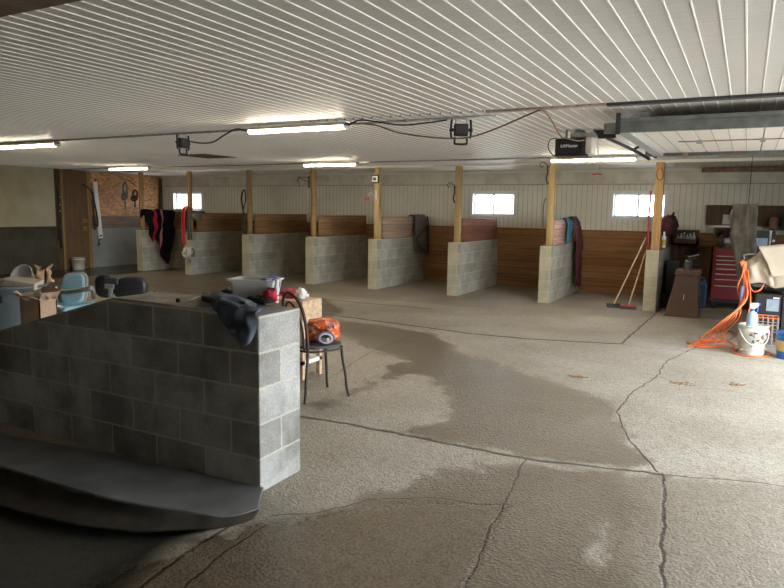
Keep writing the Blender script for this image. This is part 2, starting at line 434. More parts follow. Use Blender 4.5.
def sdist(P, poly):
    n = len(poly); d = np.full(len(P), 1e9); ins = np.zeros(len(P), bool)
    for i in range(n):
        a, b = poly[i], poly[(i+1) % n]; ab = b-a
        t = np.clip(((P-a)@ab)/(ab@ab), 0, 1); d = np.minimum(d, np.linalg.norm(P-(a+t[:, None]*ab), axis=1))
        c = ((a[1] > P[:, 1]) != (b[1] > P[:, 1])) & (P[:, 0] < (b[0]-a[0])*(P[:, 1]-a[1])/(b[1]-a[1]+1e-12)+a[0])
        ins ^= c
    return np.where(ins, d, -d)
def axisvals(a, b, fa, fb, fine, coarse):
    v = [a]
    while v[-1] < b-1e-6: v.append(min(b, v[-1]+(fine if fa <= v[-1] < fb else coarse)))
    return v
gx = axisvals(XL-.2, XR+.15, -8, 1, .05, .12); gy = axisvals(YF-.15, YB+.1, 1.5, 10, .05, .1)
GX, GY = np.meshgrid(gx, gy, indexing='ij'); P2 = np.stack([GX.ravel(), GY.ravel()], 1)
wet = np.maximum.reduce([sdist(P2, q) for q in (wetA, wetB, wetC, wetD)]); wet = np.maximum(wet, sdist(P2, wetE)*.5-.02)
mu = sdist(P2, mud); dmp = sdist(P2, damp); dp = sdist(P2, deep); wl_ = sdist(P2, wetF)
ss = lambda x: np.clip(x, 0, 1)**2*(3-2*np.clip(x, 0, 1))
Z = -.07*ss((mu+.02)/.35)
wstr = .82+.18*ss((dp+.25)/.5); inb = wet > -.12
wstr = np.where(wet < dmp, .46+.36*ss((wet+.3)/.3), wstr)
wstr = np.maximum(wstr, ss((wl_+.3)/.6)*1.0); wg = sdist(P2, wetG); wstr = np.where((wg > wet) & (wg > -.15), .42, wstr); wet = np.maximum.reduce([wet, dmp, wl_, wg]); mu = np.maximum(mu, wl_-.05)
me = bpy.data.meshes.new('floor'); nx, ny = len(gx), len(gy)
vs = np.stack([P2[:, 0], P2[:, 1], Z], 1)
idx = np.arange(nx*ny).reshape(nx, ny)
F = np.stack([idx[:-1, :-1], idx[1:, :-1], idx[1:, 1:], idx[:-1, 1:]], -1).reshape(-1, 4)
me.from_pydata(vs.tolist(), [], F.tolist())
for nm, arr in (('wet', wet), ('mud', mu), ('wstr', wstr)):
    at = me.attributes.new(nm, 'FLOAT', 'POINT'); at.data.foreach_set('value', arr.astype(np.float32))
for p in me.polygons: p.use_smooth = True
fl = bpy.data.objects.new('floor', me); C.objects.link(fl); fl['kind'] = 'structure'
def floor_material():
    mt, nt, b = mat('wet_concrete'); v = coords(nt)
    def attr(n):
        a = nt.nodes.new('ShaderNodeAttribute'); a.attribute_name = n; return a.outputs['Fac']
    nz = noi(nt, v, 3.5, 6, .65)
    w = mth(nt, 'ADD', attr('wet'), mth(nt, 'MULTIPLY', mth(nt, 'SUBTRACT', nz, .5), .7))
    w = mth(nt, 'DIVIDE', mth(nt, 'ADD', w, .03), .10, clamp=True)
    w = mth(nt, 'MULTIPLY', w, attr('wstr'), clamp=True)
    md = mth(nt, 'DIVIDE', mth(nt, 'ADD', attr('mud'), mth(nt, 'MULTIPLY', mth(nt, 'SUBTRACT', nz, .5), .15)), .18, clamp=True)
    big = noi(nt, v, .8, 6, .6); fine = noi(nt, v, 60, 5, .8)
    vo = nt.nodes.new('ShaderNodeTexVoronoi'); L(nt, v, vo.inputs['Vector']); vo.inputs['Scale'].default_value = 60
    dry = ramp(nt, big, [(.3, (.36, .32, .25)), (.5, (.44, .395, .32)), (.7, (.52, .485, .42))])
    wetc = ramp(nt, big, [(.3, (.135, .10, .062)), (.7, (.21, .165, .11))])
    col = mixc(nt, w, dry, wetc)
    col = mixc(nt, md, col, (.055, .052, .035))
    col = mixc(nt, .75, col, ramp(nt, fine, [(.36, (.35, .32, .28)), (.52, (1, 1, 1))]), 'MULTIPLY')
    col = mixc(nt, .5, col, ramp(nt, noi(nt, v, 17, 4, .7), [(.35, (.6, .57, .53)), (.55, (1, 1, 1))]), 'MULTIPLY')
    vs_ = nt.nodes.new('ShaderNodeTexVoronoi'); L(nt, v, vs_.inputs['Vector']); vs_.inputs['Scale'].default_value = 26
    pit = mth(nt, 'LESS_THAN', vs_.outputs['Distance'], mth(nt, 'MULTIPLY', noi(nt, v, 5, 3), .30))
    col = mixc(nt, mth(nt, 'MULTIPLY', pit, .45), col, (.10, .08, .055))
    # straw and dirt specks
    sp = noi(nt, mapping(nt, v, (1, 1, 1)), 9, 8, .8); spm = ramp(nt, sp, [(.66, (0, 0, 0)), (.72, (1, 1, 1))])
    col = mixc(nt, mth(nt, 'MULTIPLY', spm, .5), col, (.13, .09, .05))
    # joints and cracks: distance to segments
    dn = nt.nodes.new('ShaderNodeVectorMath'); dn.operation = 'SCALE'; dn.inputs['Scale'].default_value = .09
    sub = nt.nodes.new('ShaderNodeVectorMath'); sub.operation = 'SUBTRACT'; L(nt, noi(nt, v, 4, 5, .6, out=1), sub.inputs[0]); sub.inputs[1].default_value = (.5, .5, .5)
    L(nt, sub.outputs[0], dn.inputs[0])
    pc = nt.nodes.new('ShaderNodeVectorMath'); pc.operation = 'ADD'; L(nt, v, pc.inputs[0]); L(nt, dn.outputs[0], pc.inputs[1])
    flat = nt.nodes.new('ShaderNodeVectorMath'); flat.operation = 'MULTIPLY'; flat.inputs[1].default_value = (1, 1, 0); L(nt, pc.outputs[0], flat.inputs[0])
    dn2 = nt.nodes.new('ShaderNodeVectorMath'); dn2.operation = 'MULTIPLY'; dn2.inputs[1].default_value = (.8, .8, 0); L(nt, pc.outputs[0], dn2.inputs[0])
    joints = [([(270, 412), (345, 424), (400, 434), (460, 446), (525, 459), (600, 467)], .018), ([(600, 467), (660, 474)], .013), ([(660, 474), (720, 479), (800, 487)], .006),
              ([(525, 459), (505, 500), (465, 588), (440, 650)], .006), ([(663, 474), (664, 520), (661, 600), (658, 700)], .009),
              ([(200, 304), (300, 311), (400, 324), (470, 333.5), (530, 339), (621, 344)], .03), ([(621, 344), (655, 314), (700, 275)], .012),
              ([(0, 277), (120, 283), (300, 297), (430, 309)], .025), ([(621, 344), (700, 353), (800, 365)], .004),
              ([(125, 600), (180, 556), (250, 512)], .010), ([(170, 600), (215, 560), (265, 525)], .006)]
    cracks = [([(658, 472), (628, 440), (617, 412), (630, 393), (655, 378), (667, 361), (700, 345)], .006), ([(272, 516), (310, 514), (370, 500), (425, 498), (500, 506)], .005),
              ([(330, 378), (370, 352), (439, 326)], .004), ([(640, 372), (700, 388), (784, 397)], .003), ([(0, 271), (190, 276), (240, 281)], .02)]
    dmin = None
    for lst, wdt in joints+cracks:
        pts = [W(x, y, 2, 0) for x, y in lst]
        for a, bb in zip(pts[:-1], pts[1:]):
            d = (bb-a); ln = d.length; d = d/ln
            s0 = nt.nodes.new('ShaderNodeVectorMath'); s0.operation = 'SUBTRACT'; L(nt, flat.outputs[0], s0.inputs[0]); s0.inputs[1].default_value = (a.x, a.y, 0)
            dt = nt.nodes.new('ShaderNodeVectorMath'); dt.operation = 'DOT_PRODUCT'; L(nt, s0.outputs[0], dt.inputs[0]); dt.inputs[1].default_value = (d.x, d.y, 0)
            t = mth(nt, 'MINIMUM', mth(nt, 'MAXIMUM', dt.outputs['Value'], 0), ln)
            sv = nt.nodes.new('ShaderNodeVectorMath'); sv.operation = 'SCALE'; sv.inputs[0].default_value = (d.x, d.y, 0); L(nt, t, sv.inputs['Scale'])
            s1 = nt.nodes.new('ShaderNodeVectorMath'); s1.operation = 'DISTANCE'; L(nt, s0.outputs[0], s1.inputs[0]); L(nt, sv.outputs[0], s1.inputs[1])
            q = mth(nt, 'DIVIDE', s1.outputs['Value'], wdt)
            dmin = q if dmin is None else mth(nt, 'MINIMUM', dmin, q)
    g = mth(nt, 'SUBTRACT', 1.5, dmin, clamp=True)
    col = mixc(nt, mth(nt, 'MULTIPLY', g, .8), col, (.028, .02, .013))
    L(nt, col, b.inputs['Base Color'])
    r = mth(nt, 'SUBTRACT', .78, mth(nt, 'MULTIPLY', w, .62))
    r = mth(nt, 'ADD', r, mth(nt, 'MULTIPLY', fine, .15)); L(nt, r, b.inputs['Roughness'])
    b.inputs['Specular IOR Level'].default_value = .5
    h = mth(nt, 'ADD', mth(nt, 'MULTIPLY', vo.outputs['Distance'], mth(nt, 'SUBTRACT', 1, md)), fine)
    p = bump(nt, None, h, .55, .006)
    p = bump(nt, None, noi(nt, v, 14, 5, .7), .22, .012, p)
    bump(nt, b, mth(nt, 'MULTIPLY', g, -1), .35, .01, p)
    return mt
me.materials.append(floor_material())

# ceiling: white interlocking panels with raised beads running away from the camera
mb = MB(); mb.box(XL-.2, XR+.15, YF-.15, YB+.1, H, H+.12)
ceil = struct('ceiling', mb, 'ceiling')
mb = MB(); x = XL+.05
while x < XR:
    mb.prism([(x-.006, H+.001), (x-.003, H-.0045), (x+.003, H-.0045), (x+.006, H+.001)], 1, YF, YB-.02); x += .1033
bd = obj('panel_bead', mb, 'bead', ceil); bd['label'] = 'raised beads between the ceiling panels, whitened as if catching the light'; 

# back wall with three window holes
wins = [(-14.62, -13.51), (-5.44, -4.46), (-2.42, -1.42)]; WZ0, WZ1 = 1.53, 2.02
mb = MB(); xs = XL-.2
for a, b_ in wins+[(XR+.15, None)]:
    mb.box(xs, a, YB, YB+.2, 0, H)
    if b_ is not None:
        mb.box(a, b_, YB, YB+.2, 0, WZ0); mb.box(a, b_, YB, YB+.2, WZ1, H); xs = b_
wb = struct('wall_back', mb, 'cream')
mb = MB(); x = XL+.08
while x < XR:
    segs = [(1.27, 2.2)]
    for a, b_ in wins:
        if a-.06 < x < b_+.06: segs = [(1.27, WZ0-.05), (WZ1+.05, 2.2)]
    for z0, z1 in segs: mb.box(x-.004, x+.004, YB-.003, YB+.001, z0, z1)
    x += .1033
obj('panel_groove', mb, 'groove', wb)
struct('trim_1', MB().box(XL, XR, YB-.045, YB+.01, 2.2, 2.44), 'valance')        # valance above the panels
struct('trim_2', MB().box(XL, XR, YB-.05, YB+.01, 2.185, 2.2), 'groove')
mb = MB(); mb.box(XL, XR, YB-.04, YB+.005, 0, 1.27); ws = struct('wainscot_back', mb, 'wains')
ws.name = 'baseboard_back'
for k, (a, b_) in enumerate(wins):
    w = bpy.data.objects.new('window_%d' % (k+1), None); C.objects.link(w); w.location = ((a+b_)/2, YB, WZ0); w['kind'] = 'structure'
    mb = MB(); t = .035
    for q in ((a-t, a+.02, WZ0-t, WZ1+t), (b_-.02, b_+t, WZ0-t, WZ1+t), (a, b_, WZ0-t, WZ0+.02), (a, b_, WZ1-.02, WZ1+t)):
        mb.box(q[0], q[1], YB-.02, YB+.21, q[2], q[3])
    obj('window_frame', mb, 'frame_white', w, bevel=.004)
    mb = MB(); c = (a+b_)/2-.02
    for q in ((c-.02, c+.02, WZ0, WZ1), (a+.02, a+.045, WZ0, WZ1), (b_-.045, b_-.02, WZ0, WZ1), (a, b_, WZ0+.02, WZ0+.045), (a, b_, WZ1-.045, WZ1-.02)):
        mb.box(q[0], q[1], YB+.10, YB+.13, q[2], q[3])
    obj('sash', mb, 'frame_white', w)
    obj('pane', MB().box(a+.02, b_-.02, YB+.113, YB+.117, WZ0+.02, WZ1-.02), 'glass', w)

# left wall, section by section
mb = MB(); mb.box(XL-.2, XL, YF, YB+.1, 0, H)
wl = struct('wall_left', mb, 'concrete_wall')
obj('block_base', MB().box(XL, XL+.03, YF, 10.55, 0, 1.09), 'block_dark', wl)
obj('yellowed_panel', MB().box(XL, XL+.025, YF, 10.52, 1.09, H-.01), 'yellowed', wl)['label'] = 'yellowed smooth panel'
obj('plywood_panel', MB().box(XL, XL+.035, 10.52, 11.0, 0, H-.005), 'ply_dark', wl)
obj('osb_panel', MB().box(XL, XL+.035, 11.5, 13.87, 1.34, H-.03), 'osb', wl)['label'] = 'orange flake board'
obj('side_board', MB().box(XL, XL+.05, 11.5, 13.87, 1.02, 1.34), 'board_side', wl)
obj('grey_block_base', MB().box(XL, XL+.06, 11.5, 13.87, 0, 1.02), 'block_grey', wl)
dr = bpy.data.objects.new('door_1', None); C.objects.link(dr); dr.location = (XL, 11.2, 0); dr['kind'] = 'structure'
obj('door_leaf', MB().box(XL, XL+.05, 10.72, 11.40, .02, 2.48), 'ply', dr, bevel=.004)
mb = MB(); mb.box(XL, XL+.07, 11.40, 11.50, 0, H-.02); mb.box(XL, XL+.07, 10.66, 10.72, 0, H-.02)
obj('door_frame', mb, 'post_dark', dr)
for zz in (1.02, 1.22):
    c = Vector((XL+.075, 11.30, zz))
    obj('ring_pull', MB().tube([c+Vector((0, math.cos(t)*.045, math.sin(t)*.045)) for t in np.linspace(0, 2*math.pi, 9)[:-1]], .011, 6, closed=True), 'brass', dr, smooth=True)
struct('trim_3', MB().box(XL, XL+.10, 13.78, 13.88, 1.5, 2.42), 'ply_dark', bevel=.02)

# right wall with the raised overhead door's opening; wall behind the camera; header beam over the camera's aisle
mb = MB(); mb.box(XR, XR+.15, YF, 2.9, 0, H); mb.box(XR, XR+.15, 2.9, 5.0, 2.15, H); mb.box(XR, XR+.15, 5.0, YD0, 0, H); mb.box(XR, XR+.15, YD1, YB+.1, 0, H); mb.box(XR, XR+.15, YD0, YD1, ZD, H)  # gap before the door: second, unseen opening added to light the half wall's end
struct('wall_right', mb, 'cream')
struct('wall_front', MB().box(XL-.2, XR+.15, YF-.15, YF, 0, H), 'concrete_wall')
struct('trim_4', MB().box(XL, XR, .95, 1.57, 2.3, H), 'board_side')                       # header beam
struct('trim_5', MB().box(-2.12, -1.08, 5.68, 5.74, H-.02, H), 'trim_pink'); struct('trim_8', MB().box(-1.08, XR, 5.68, 5.76, H-.022, H), 'charcoal')           # seam strip
mb = MB(); x = -4.1
while x < XR: mb.cyl((x, 5.66, H-.012), (x, 5.66, H+.001), .008, n=8); x += .1033
tr = struct('trim_6', mb, 'black')
struct('trim_7', MB().box(XL, XR, 11.84, 11.90, 2.455, H), 'cream')
# outdoors
g = MB(); g.box(-60, 60, -40, 80, -.3, -.16); o = struct('ground_outside', g, 'ground')
def house(x0, x1, y0, y1, h, mt, label):
    t = thing('house', label, 'building', ((x0+x1)/2, y0, -.16))
    obj('wall', MB().box(x0, x1, y0, y1, -.16, h), mt, t)
    obj('roof', MB().prism([(x0-.4, h), ((x0+x1)/2, h+1.6), (x1+.4, h)], 1, y0-.3, y1+.3), 'charcoal', t)
    obj('window', MB().box((x0+x1)/2-.6, (x0+x1)/2+.6, y0-.03, y0, 1.1, 2.2), 'frame_white', t)
house(-37, -30.5, 30, 36, 4.5, 'brick_house', 'red brick house outside, seen through the leftmost window')

# ------------------------------------------------------------------ stall partitions and posts
px0 = [-1.44, -3.22, -5.0, -6.76, -8.32, -10.08, -11.86, -13.51]
Y0, WID, BH = 11.6, .205, 1.016
woods = ['barrier', 'barrier_pink', 'barrier_red', 'barrier_pale', 'barrier', 'barrier', 'barrier', 'barrier']
desc = ['block stall partition carrying bottles and a bag, nearest the brooms',
        'block stall partition with pinkish boards, teal and maroon cloths hung over it',
        'block stall partition with reddish boards, just left of the middle window',
        'block stall partition with pale boards and a grey mesh blanket over its far end',
        'block stall partition behind the post with the wall bracket, plain brown boards on top',
        'block stall partition whose post carries a hanging bridle, brown boards on top',
        'block stall partition with a white rope halter hanging at its front end',
        'block stall partition under the black striped blanket, farthest on the left']
pdesc = ['orange square timber post with a red strap, rising above the bottles',
         'yellow timber post with a curled hook beside the pinkish boards',
         'timber post with dark leather on a curled hook, left of the middle window',
         'timber post carrying the small square wall box',
         'timber post with an iron bracket pointing left',
         'brown round log post with a bridle hanging on its left side',
         'brown post standing in front of the leftmost window',
         'brown post beside the striped blanket and hanging halters']
pm = ['post_orange', 'post_gold', 'post_gold', 'post_gold', 'post_dark', 'post_dark', 'post_dark', 'post_dark']
for i, x in enumerate(px0):
    t = thing('stall_partition', desc[i], 'stall divider', (x, Y0, 0), 'block stall partitions along the back wall')
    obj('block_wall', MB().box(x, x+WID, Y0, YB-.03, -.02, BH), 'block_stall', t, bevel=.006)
    obj('sill_board', MB().box(x+.0, x+WID+.012, Y0+.26, YB-.05, BH, BH+.03), woods[i] if i != 2 else 'barrier_red', t)
    b0 = obj('plank_barrier', MB().box(x+.145, x+.185, Y0+.26, 13.86 if i not in (1,) else 13.3, BH+.03, 1.475 if i else 1.22), woods[i], t, bevel=.006)
    cx, cy = x+(.125 if i < 4 else .105 if i < 6 else .055), Y0+.16
    p = MB()
    if i in (0, 1, 2, 3):
        hw = .055 if i else .066
        p.box(cx-hw, cx+hw, cy-hw, cy+hw, BH, H-.045)
        po = obj('timber_post', p, pm[i], bevel=.008, origin=(cx, cy, BH))
    else:
        rr = .062
        pts = [(cx+.01*math.sin(k*1.7+i), cy+.008*math.cos(k*2.1), BH+(H-.045-BH)*k/5) for k in range(6)]
        p.tube(pts, rr, 12, 3)
        po = obj('timber_post', p, pm[i], smooth=True, origin=(cx, cy, BH))
    tag(po, pdesc[i], 'post', 'timber posts on the stall partitions')

# ------------------------------------------------------------------ foreground block wall, mat
FY, FT, FX = 2.81, .383, -2.33
t = thing('block_half_wall', 'freestanding concrete block half wall in the left foreground with sloping left end', 'wall', (FX, FY, 0))
prof = [(FX, -.1), (FX, 1.016), (-3.51, 1.016), (-5.4, .50), (-7.0, .05), (-7.0, -.1)]
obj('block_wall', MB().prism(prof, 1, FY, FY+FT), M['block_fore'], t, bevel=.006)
M['block_fore'].node_tree  # object origin sits at the wall's corner
mb = MB()
cap = [(FX-.45, 1.014), (FX-.45, 1.02), (-3.1, 1.028), (-3.51, 1.03), (-5.4, .515), (-5.4, .50), (-3.51, 1.014)]
mb.prism(cap, 1, FY+.005, FY+FT-.005); obj('mortar_cap', mb, 'mortar_cap', t)

MC = [((263, 489), (262, 498), (259, 510), .03, 0, (250, 525)), ((236, 483), (233, 498), (225, 518), .035, 0, (221, 529)),
      ((190, 472), (187, 491), (182, 512), .06, .01, (178, 530)), ((130, 459), (128, 479), (124, 502), .10, .05, (122, 531)),
      ((75, 446), (74, 466), (72, 489), .12, .05, (70, 524)), ((0, 429), (0, 447), (0, 467), .13, .05, (0, 506)),
      ((-110, 402), (-110, 417), (-110, 434), .13, .05, (-110, 474)), ((-260, 368), (-260, 382), (-260, 398), .13, .05, (-260, 436))]
MR, MR2 = [], []
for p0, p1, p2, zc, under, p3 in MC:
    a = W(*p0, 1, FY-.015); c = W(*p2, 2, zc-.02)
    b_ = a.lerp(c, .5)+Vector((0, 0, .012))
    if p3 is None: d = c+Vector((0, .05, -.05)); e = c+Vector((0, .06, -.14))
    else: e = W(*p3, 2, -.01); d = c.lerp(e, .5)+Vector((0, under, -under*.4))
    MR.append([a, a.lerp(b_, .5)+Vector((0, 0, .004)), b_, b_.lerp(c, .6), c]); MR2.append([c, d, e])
o = obj('rubber_mat', MB().rows(MR, 80, 24, .008, 3, 3), 'rubber', smooth=True, solid=.014, origin=(FX, FY, 0))
q = obj('muddy_shaded_edge', MB().rows(MR2, 80, 12, .012, 6, 6), 'mud', o, smooth=True, solid=.012); q['label'] = 'brown mud-caked lower edge with shadow painted in at its left'  # mud colour also stands for the shadow under the crease on the left
tag(o, 'long dark grey rubber mat curling up against the foot of the block half wall', 'mat')

# ------------------------------------------------------------------ ceiling lights
def shop_light(x0, x1, y, z, label):
    cx = (x0+x1)/2; t = thing('shop_light', label, 'ceiling light', (cx, y, z), 'linear shop lights under the ceiling')
    mb = MB(); mb.prism([(y-.055, z+.008), (y-.03, z+.045), (y+.03, z+.045), (y+.055, z+.008)], 0, x0, x1); obj('housing', mb, 'white', t)
    obj('diffuser', MB().prism([(y-.045, z+.008), (y-.035, z-.022), (y+.035, z-.022), (y+.045, z+.008)], 0, x0+.01, x1-.01), 'tube', t, bevel=.006)
    for q in (x0, x1-.012): obj('end_cap', MB().box(q, q+.012, y-.05, y+.05, z-.026, z+.04), 'white', t)
    for q in (x0+.12, x1-.12): obj('hanger', MB().tube([(q, y, z+.04), (q, y, H)], .003, 5, 1), 'steel', t)
LZ = 2.43
def lt(a, b, label):
    p, q = W(*a, 2, LZ), W(*b, 2, LZ); shop_light(p.x, q.x, (p.y+q.y)/2, LZ, label)
lt((-20, 148.5), (57, 144.5), 'glowing shop light at the left edge of the photo')
lt((252, 132), (345, 126), 'glowing shop light nearest the camera, between two work lights')
lt((108, 169), (152, 168.5), 'small far shop light in front of the orange flake board')
lt((302, 165), (360, 164.5), 'far shop light above the stalls in the middle of the room')
lt((549, 160), (638, 159.5), 'glowing shop light below the garage door opener')

def conduit(name, y, x0, x1, label, z=H-.013, r=.012, step=1.3):
    t = thing(name, label, 'pipe', (x0, y, z))
    obj('pipe', MB().tube([(x0, y, z), (x1, y, z)], r, 8, 1), 'steel', t, smooth=True)
    x = x0+.3
    k = 0
    while x < x1 and k < 14:
        obj('clip', MB().box(x-.018, x+.018, y-.022, y+.022, z-.015, H-.001), 'steel', t); x += step; k += 1
conduit('conduit', 5.95, XL+.05, -2.12, 'grey conduit along the ceiling behind the nearest shop light')
conduit('conduit', 10.75, XL+.05, XR-.05, 'grey conduit along the ceiling above the stall fronts')

# hatch
hx = [W(185, 155, 2, H-.006), W(205, 153, 2, H-.006), W(232, 156, 2, H-.006), W(210, 159, 2, H-.006)]
xa, xb = min(p.x for p in hx)+.25, max(p.x for p in hx)-.1; 
t = thing('ceiling_hatch', 'dark square hatch in the ceiling beyond the left work light', 'hatch', ((xa+xb)/2, 8.75, H))
obj('hatch_dark', MB().box(-8.72, -8.05, 8.42, 9.15, H-.012, H), 'ply_dark', t)  # flat plate; darkness of the open recess put into its colour

# work lights
def work_light(c, rz, label, tall=.24):
    c = Vector(c); t = thing('work_light', label, 'work light', c, 'black work lights hung from the ceiling conduit')
    def P(x, y, z): return c+Vector((x*math.cos(rz)-y*math.sin(rz), x*math.sin(rz)+y*math.cos(rz), z))
    obj('housing', MB().obox(P(0, 0, 0), (.135, .06, .115), (0, 0, rz)), 'black', t, bevel=.012)
    obj('lens', MB().obox(P(0, -.034, 0), (.105, .008, .085), (0, 0, rz)), 'charcoal', t, bevel=.003)
    for k in range(5): obj('fin', MB().obox(P(-.05+.025*k, .04, 0), (.006, .03, .1), (0, 0, rz)), 'black', t)
    for s in (-1, 1):
        obj('side_frame', MB().tube([P(.088*s, 0, .095), P(.093*s, 0, .05), P(.093*s, 0, -.05), P(.083*s, 0, -.075)], .011, 8), 'black', t, smooth=True)
        obj('knob', MB().cyl(P(.07*s, 0, .0), P(.108*s, 0, 0), .016), 'black', t)
    obj('carry_handle', MB().tube([P(-.055, 0, -.065), P(-.058, 0, -.115), P(-.045, 0, -.13), P(.045, 0, -.13), P(.058, 0, -.115), P(.055, 0, -.065)], .0105, 8), 'black', t, smooth=True)
    obj('hang_wire', MB().tube([P(-.05, 0, .055), P(-.05, 0, .12), P(-.04, 0, H-c.z-.03), P(.04, 0, H-c.z-.03), P(.05, 0, .12), P(.05, 0, .055)], .004, 6, 3), 'steel', t)
    return t
c1 = W(461, 130, 1, 5.9); work_light(c1, YAW, 'black work light hanging in the middle, left of the door opener')
c2 = W(183, 143, 1, 5.9); work_light(c2, YAW+1.1, 'black work light hanging edge-on above the dark ceiling hatch')
def cord(name, pts, r, mt, label, cat='cord', n=6, group=None, sub=5):
    o = obj(name, MB().tube(pts, r, n, sub), mt, smooth=True, origin=pts[0]); return tag(o, label, cat, group)
def WY(L_, y): return [W(a, b, 1, y) for a, b in L_]
cord('power_cord', WY([(188, 141), (200, 143), (213, 142), (226, 134), (238, 129), (252, 133)], 5.8), .009, 'black', 'black cord looping from the left work light to the nearest shop light')
cord('power_cord', WY([(346, 127), (358, 120.5), (372, 121), (400, 125), (425, 123), (447, 120)], 5.75), .008, 'black', 'upper black cord running from the shop light to the middle work light')
cord('power_cord', WY([(350, 123), (375, 125), (400, 133), (440, 138), (470, 137), (500, 127)], 5.8)+[W(530, 114, 1, 5.62), W(543, 110.5, 1, 5.58), W(552, 121, 1, 6.3), W(558, 132, 1, 6.95), W(562, 138, 1, 7.2)], .008, 'rust', 'long reddish cord sagging below the middle work light up to the seam strip')

# ------------------------------------------------------------------ garage door, tracks, opener
RY = 7.35
t = thing('garage_door', 'raised overhead garage door lying open under the ceiling on the right', 'garage door', (.4, 7.1, 2.3800))
DX0 = -1.02
for k in range(5):
    xa = DX0+.55*k; xb = xa+.54
    if xb > XR-.3: break
    p = obj('door_section', MB().box(xa, xb, YD0+.04, YD1-.04, 2.3750, 2.4150), panel_mat('door_skin%d' % k, (.74, .69, .64), .5, 0, .3, (.6, .5, .42)) if k == 0 else M['door'], t, bevel=.004)
    if k == 0: M['door'] = p.data.materials[0]
    mb = MB(); q = xa+.135
    while q < xb-.05: mb.box(q-.003, q+.003, YD0+.05, YD1-.05, 2.3720, 2.3760); q += .135
    obj('pressed_line', mb, 'groove', p)
    if k:
        obj('hinge', MB().prism([(RY-.08, 2.3750), (RY+.08, 2.3750), (RY+.02, 2.3450), (RY-.02, 2.3450)], 0, xa-.03, xa+.02), 'steel', t)
obj('centre_stile', MB().box(DX0+.35, XR-.35, RY-.008, RY+.008, 2.3660, 2.3760), 'rust', t)
obj('top_strut', MB().box(DX0-.03, DX0+.07, YD0+.02, YD1-.02, 2.3350, 2.3770), 'galv', t, bevel=.004)
def track(y, s, label):
    t = thing('door_track', label, 'door track', (.5, y, 2.3800), 'garage door tracks')
    x0 = DX0-.14
    mb = MB(); mb.box(x0, XR-.35, y-.004, y+.004, 2.3350, 2.4200); mb.box(x0, XR-.35, min(y, y+s*.05), max(y, y+s*.05), 2.3350, 2.3410); mb.box(x0, XR-.35, min(y, y+s*.05), max(y, y+s*.05), 2.4140, 2.4200)
    obj('channel', mb, 'track', t)
    mb = MB(); mb.box(x0+.14, XR-.35, y-s*.03-.003, y-s*.03+.003, 2.425, 2.452); mb.box(x0+.14, XR-.35, min(y, y-s*.03), max(y, y-s*.03), 2.421, 2.426)
    obj('stiffener_angle', mb, 'track', t)
    pts = [(XR-.36, y, 2.3780)]+[(XR-.36+.3*math.sin(a), y, 2.3780-.3*(1-math.cos(a))) for a in np.linspace(.2, math.pi/2, 6)]+[(XR-.06, y, .02)]
    obj('curved_rail', MB().tube(pts, .022, 6, 1), 'track', t)
    for xx in (x0+.12, x0+1.5):
        mb = MB(); mb.box(xx-.004, xx+.004, y-.022, y+.022, 2.3200, H); mb.box(xx-.02, xx+.02, y-.024, y-.02, 2.3200, H)
        obj('perforated_hanger', mb, 'charcoal', t)
        obj('hanger_brace', MB().obox((xx+.13, y, 2.47), (.20, .025, .006), (0, -.35, 0)), 'steel', t)
    for k in range(4): obj('roller_bracket', MB().box(x0+.42+.55*k, x0+.48+.55*k, y+s*.01, y+s*.07, 2.3400, 2.3700), 'rust', t)
track(YD0, 1, 'near steel track of the raised garage door')
track(YD1, -1, 'far steel track of the raised garage door')
for q in C.objects:
    if q.name.split('.')[0] in ('garage_door', 'door_track'): q.location.z -= .035
oc = W(568, 146, 1, RY); ox = oc.x
t = thing('door_opener', 'garage door opener with black motor cover hanging from the ceiling', 'door opener', (ox, RY, 2.3))
za, zb = W(566, 156, 1, RY-.11).z, W(566, 138, 1, RY-.11).z
obj('motor_cover', MB().box(ox-.12, ox+.20, RY-.11, RY+.11, za, zb), 'black_gloss', t, bevel=.02)
obj('light_lens', MB().box(ox+.205, ox+.28, RY-.10, RY+.10, za+.02, zb+.005), 'trim_lens', t, bevel=.015)
obj('chassis', MB().box(ox+.03, ox+.30, RY-.06, RY+.06, zb+.005, zb+.055), 'galv', t, bevel=.01)
obj('sprocket_housing', MB().cyl((ox+.12, RY, zb+.05), (ox+.12, RY, zb+.085), .07, .05, 20), 'steel', t, bevel=.005)
obj('base_plate', MB().box(ox-.10, ox+.24, RY-.09, RY+.09, za-.012, za), 'rust', t)
obj('side_cable', MB().tube([(ox-.10, RY-.1, zb), (ox-.17, RY-.1, zb-.01), (ox-.19, RY-.1, (za+zb)/2), (ox-.14, RY-.1, za+.02), (ox-.1, RY-.1, za)], .006, 6), 'black', t, smooth=True)
obj('pink_wire', MB().tube([(ox-.05, RY-.115, zb+.01), (ox+.05, RY-.12, zb-.015), (ox+.13, RY-.12, zb-.035), (ox+.2, RY-.12, zb-.03)], .006, 6), 'trim_pink', t, smooth=True)
for xx in (ox-.02, ox+.27): obj('ceiling_strap', MB().box(xx-.012, xx+.012, RY-.004, RY+.004, zb, H), 'steel', t)
text('cover_lettering', 'LiftMaster', .045, (ox+.04, RY-.112, (za+zb)/2+.01), (math.pi/2, 0, 0), 'white', t)
zr = W(612, 131.5, 1, RY).z
obj('rail', MB().box(ox+.28, XR-.02, RY-.02, RY+.02, zr-.02, zr+.02), 'black', t)
tx = W(606, 135, 1, RY).x
obj('trolley', MB().box(tx-.08, tx+.1, RY-.03, RY+.03, zr-.07, zr-.01), 'black', t, bevel=.008)
a0, a1, a2 = W(607, 138, 1, RY-.01), W(633, 150, 1, RY+.3), W(650, 159.5, 1, RY+.35)
obj('door_arm', MB().tube([a0, a1, a2], .017, 6, 3), 'black', t)
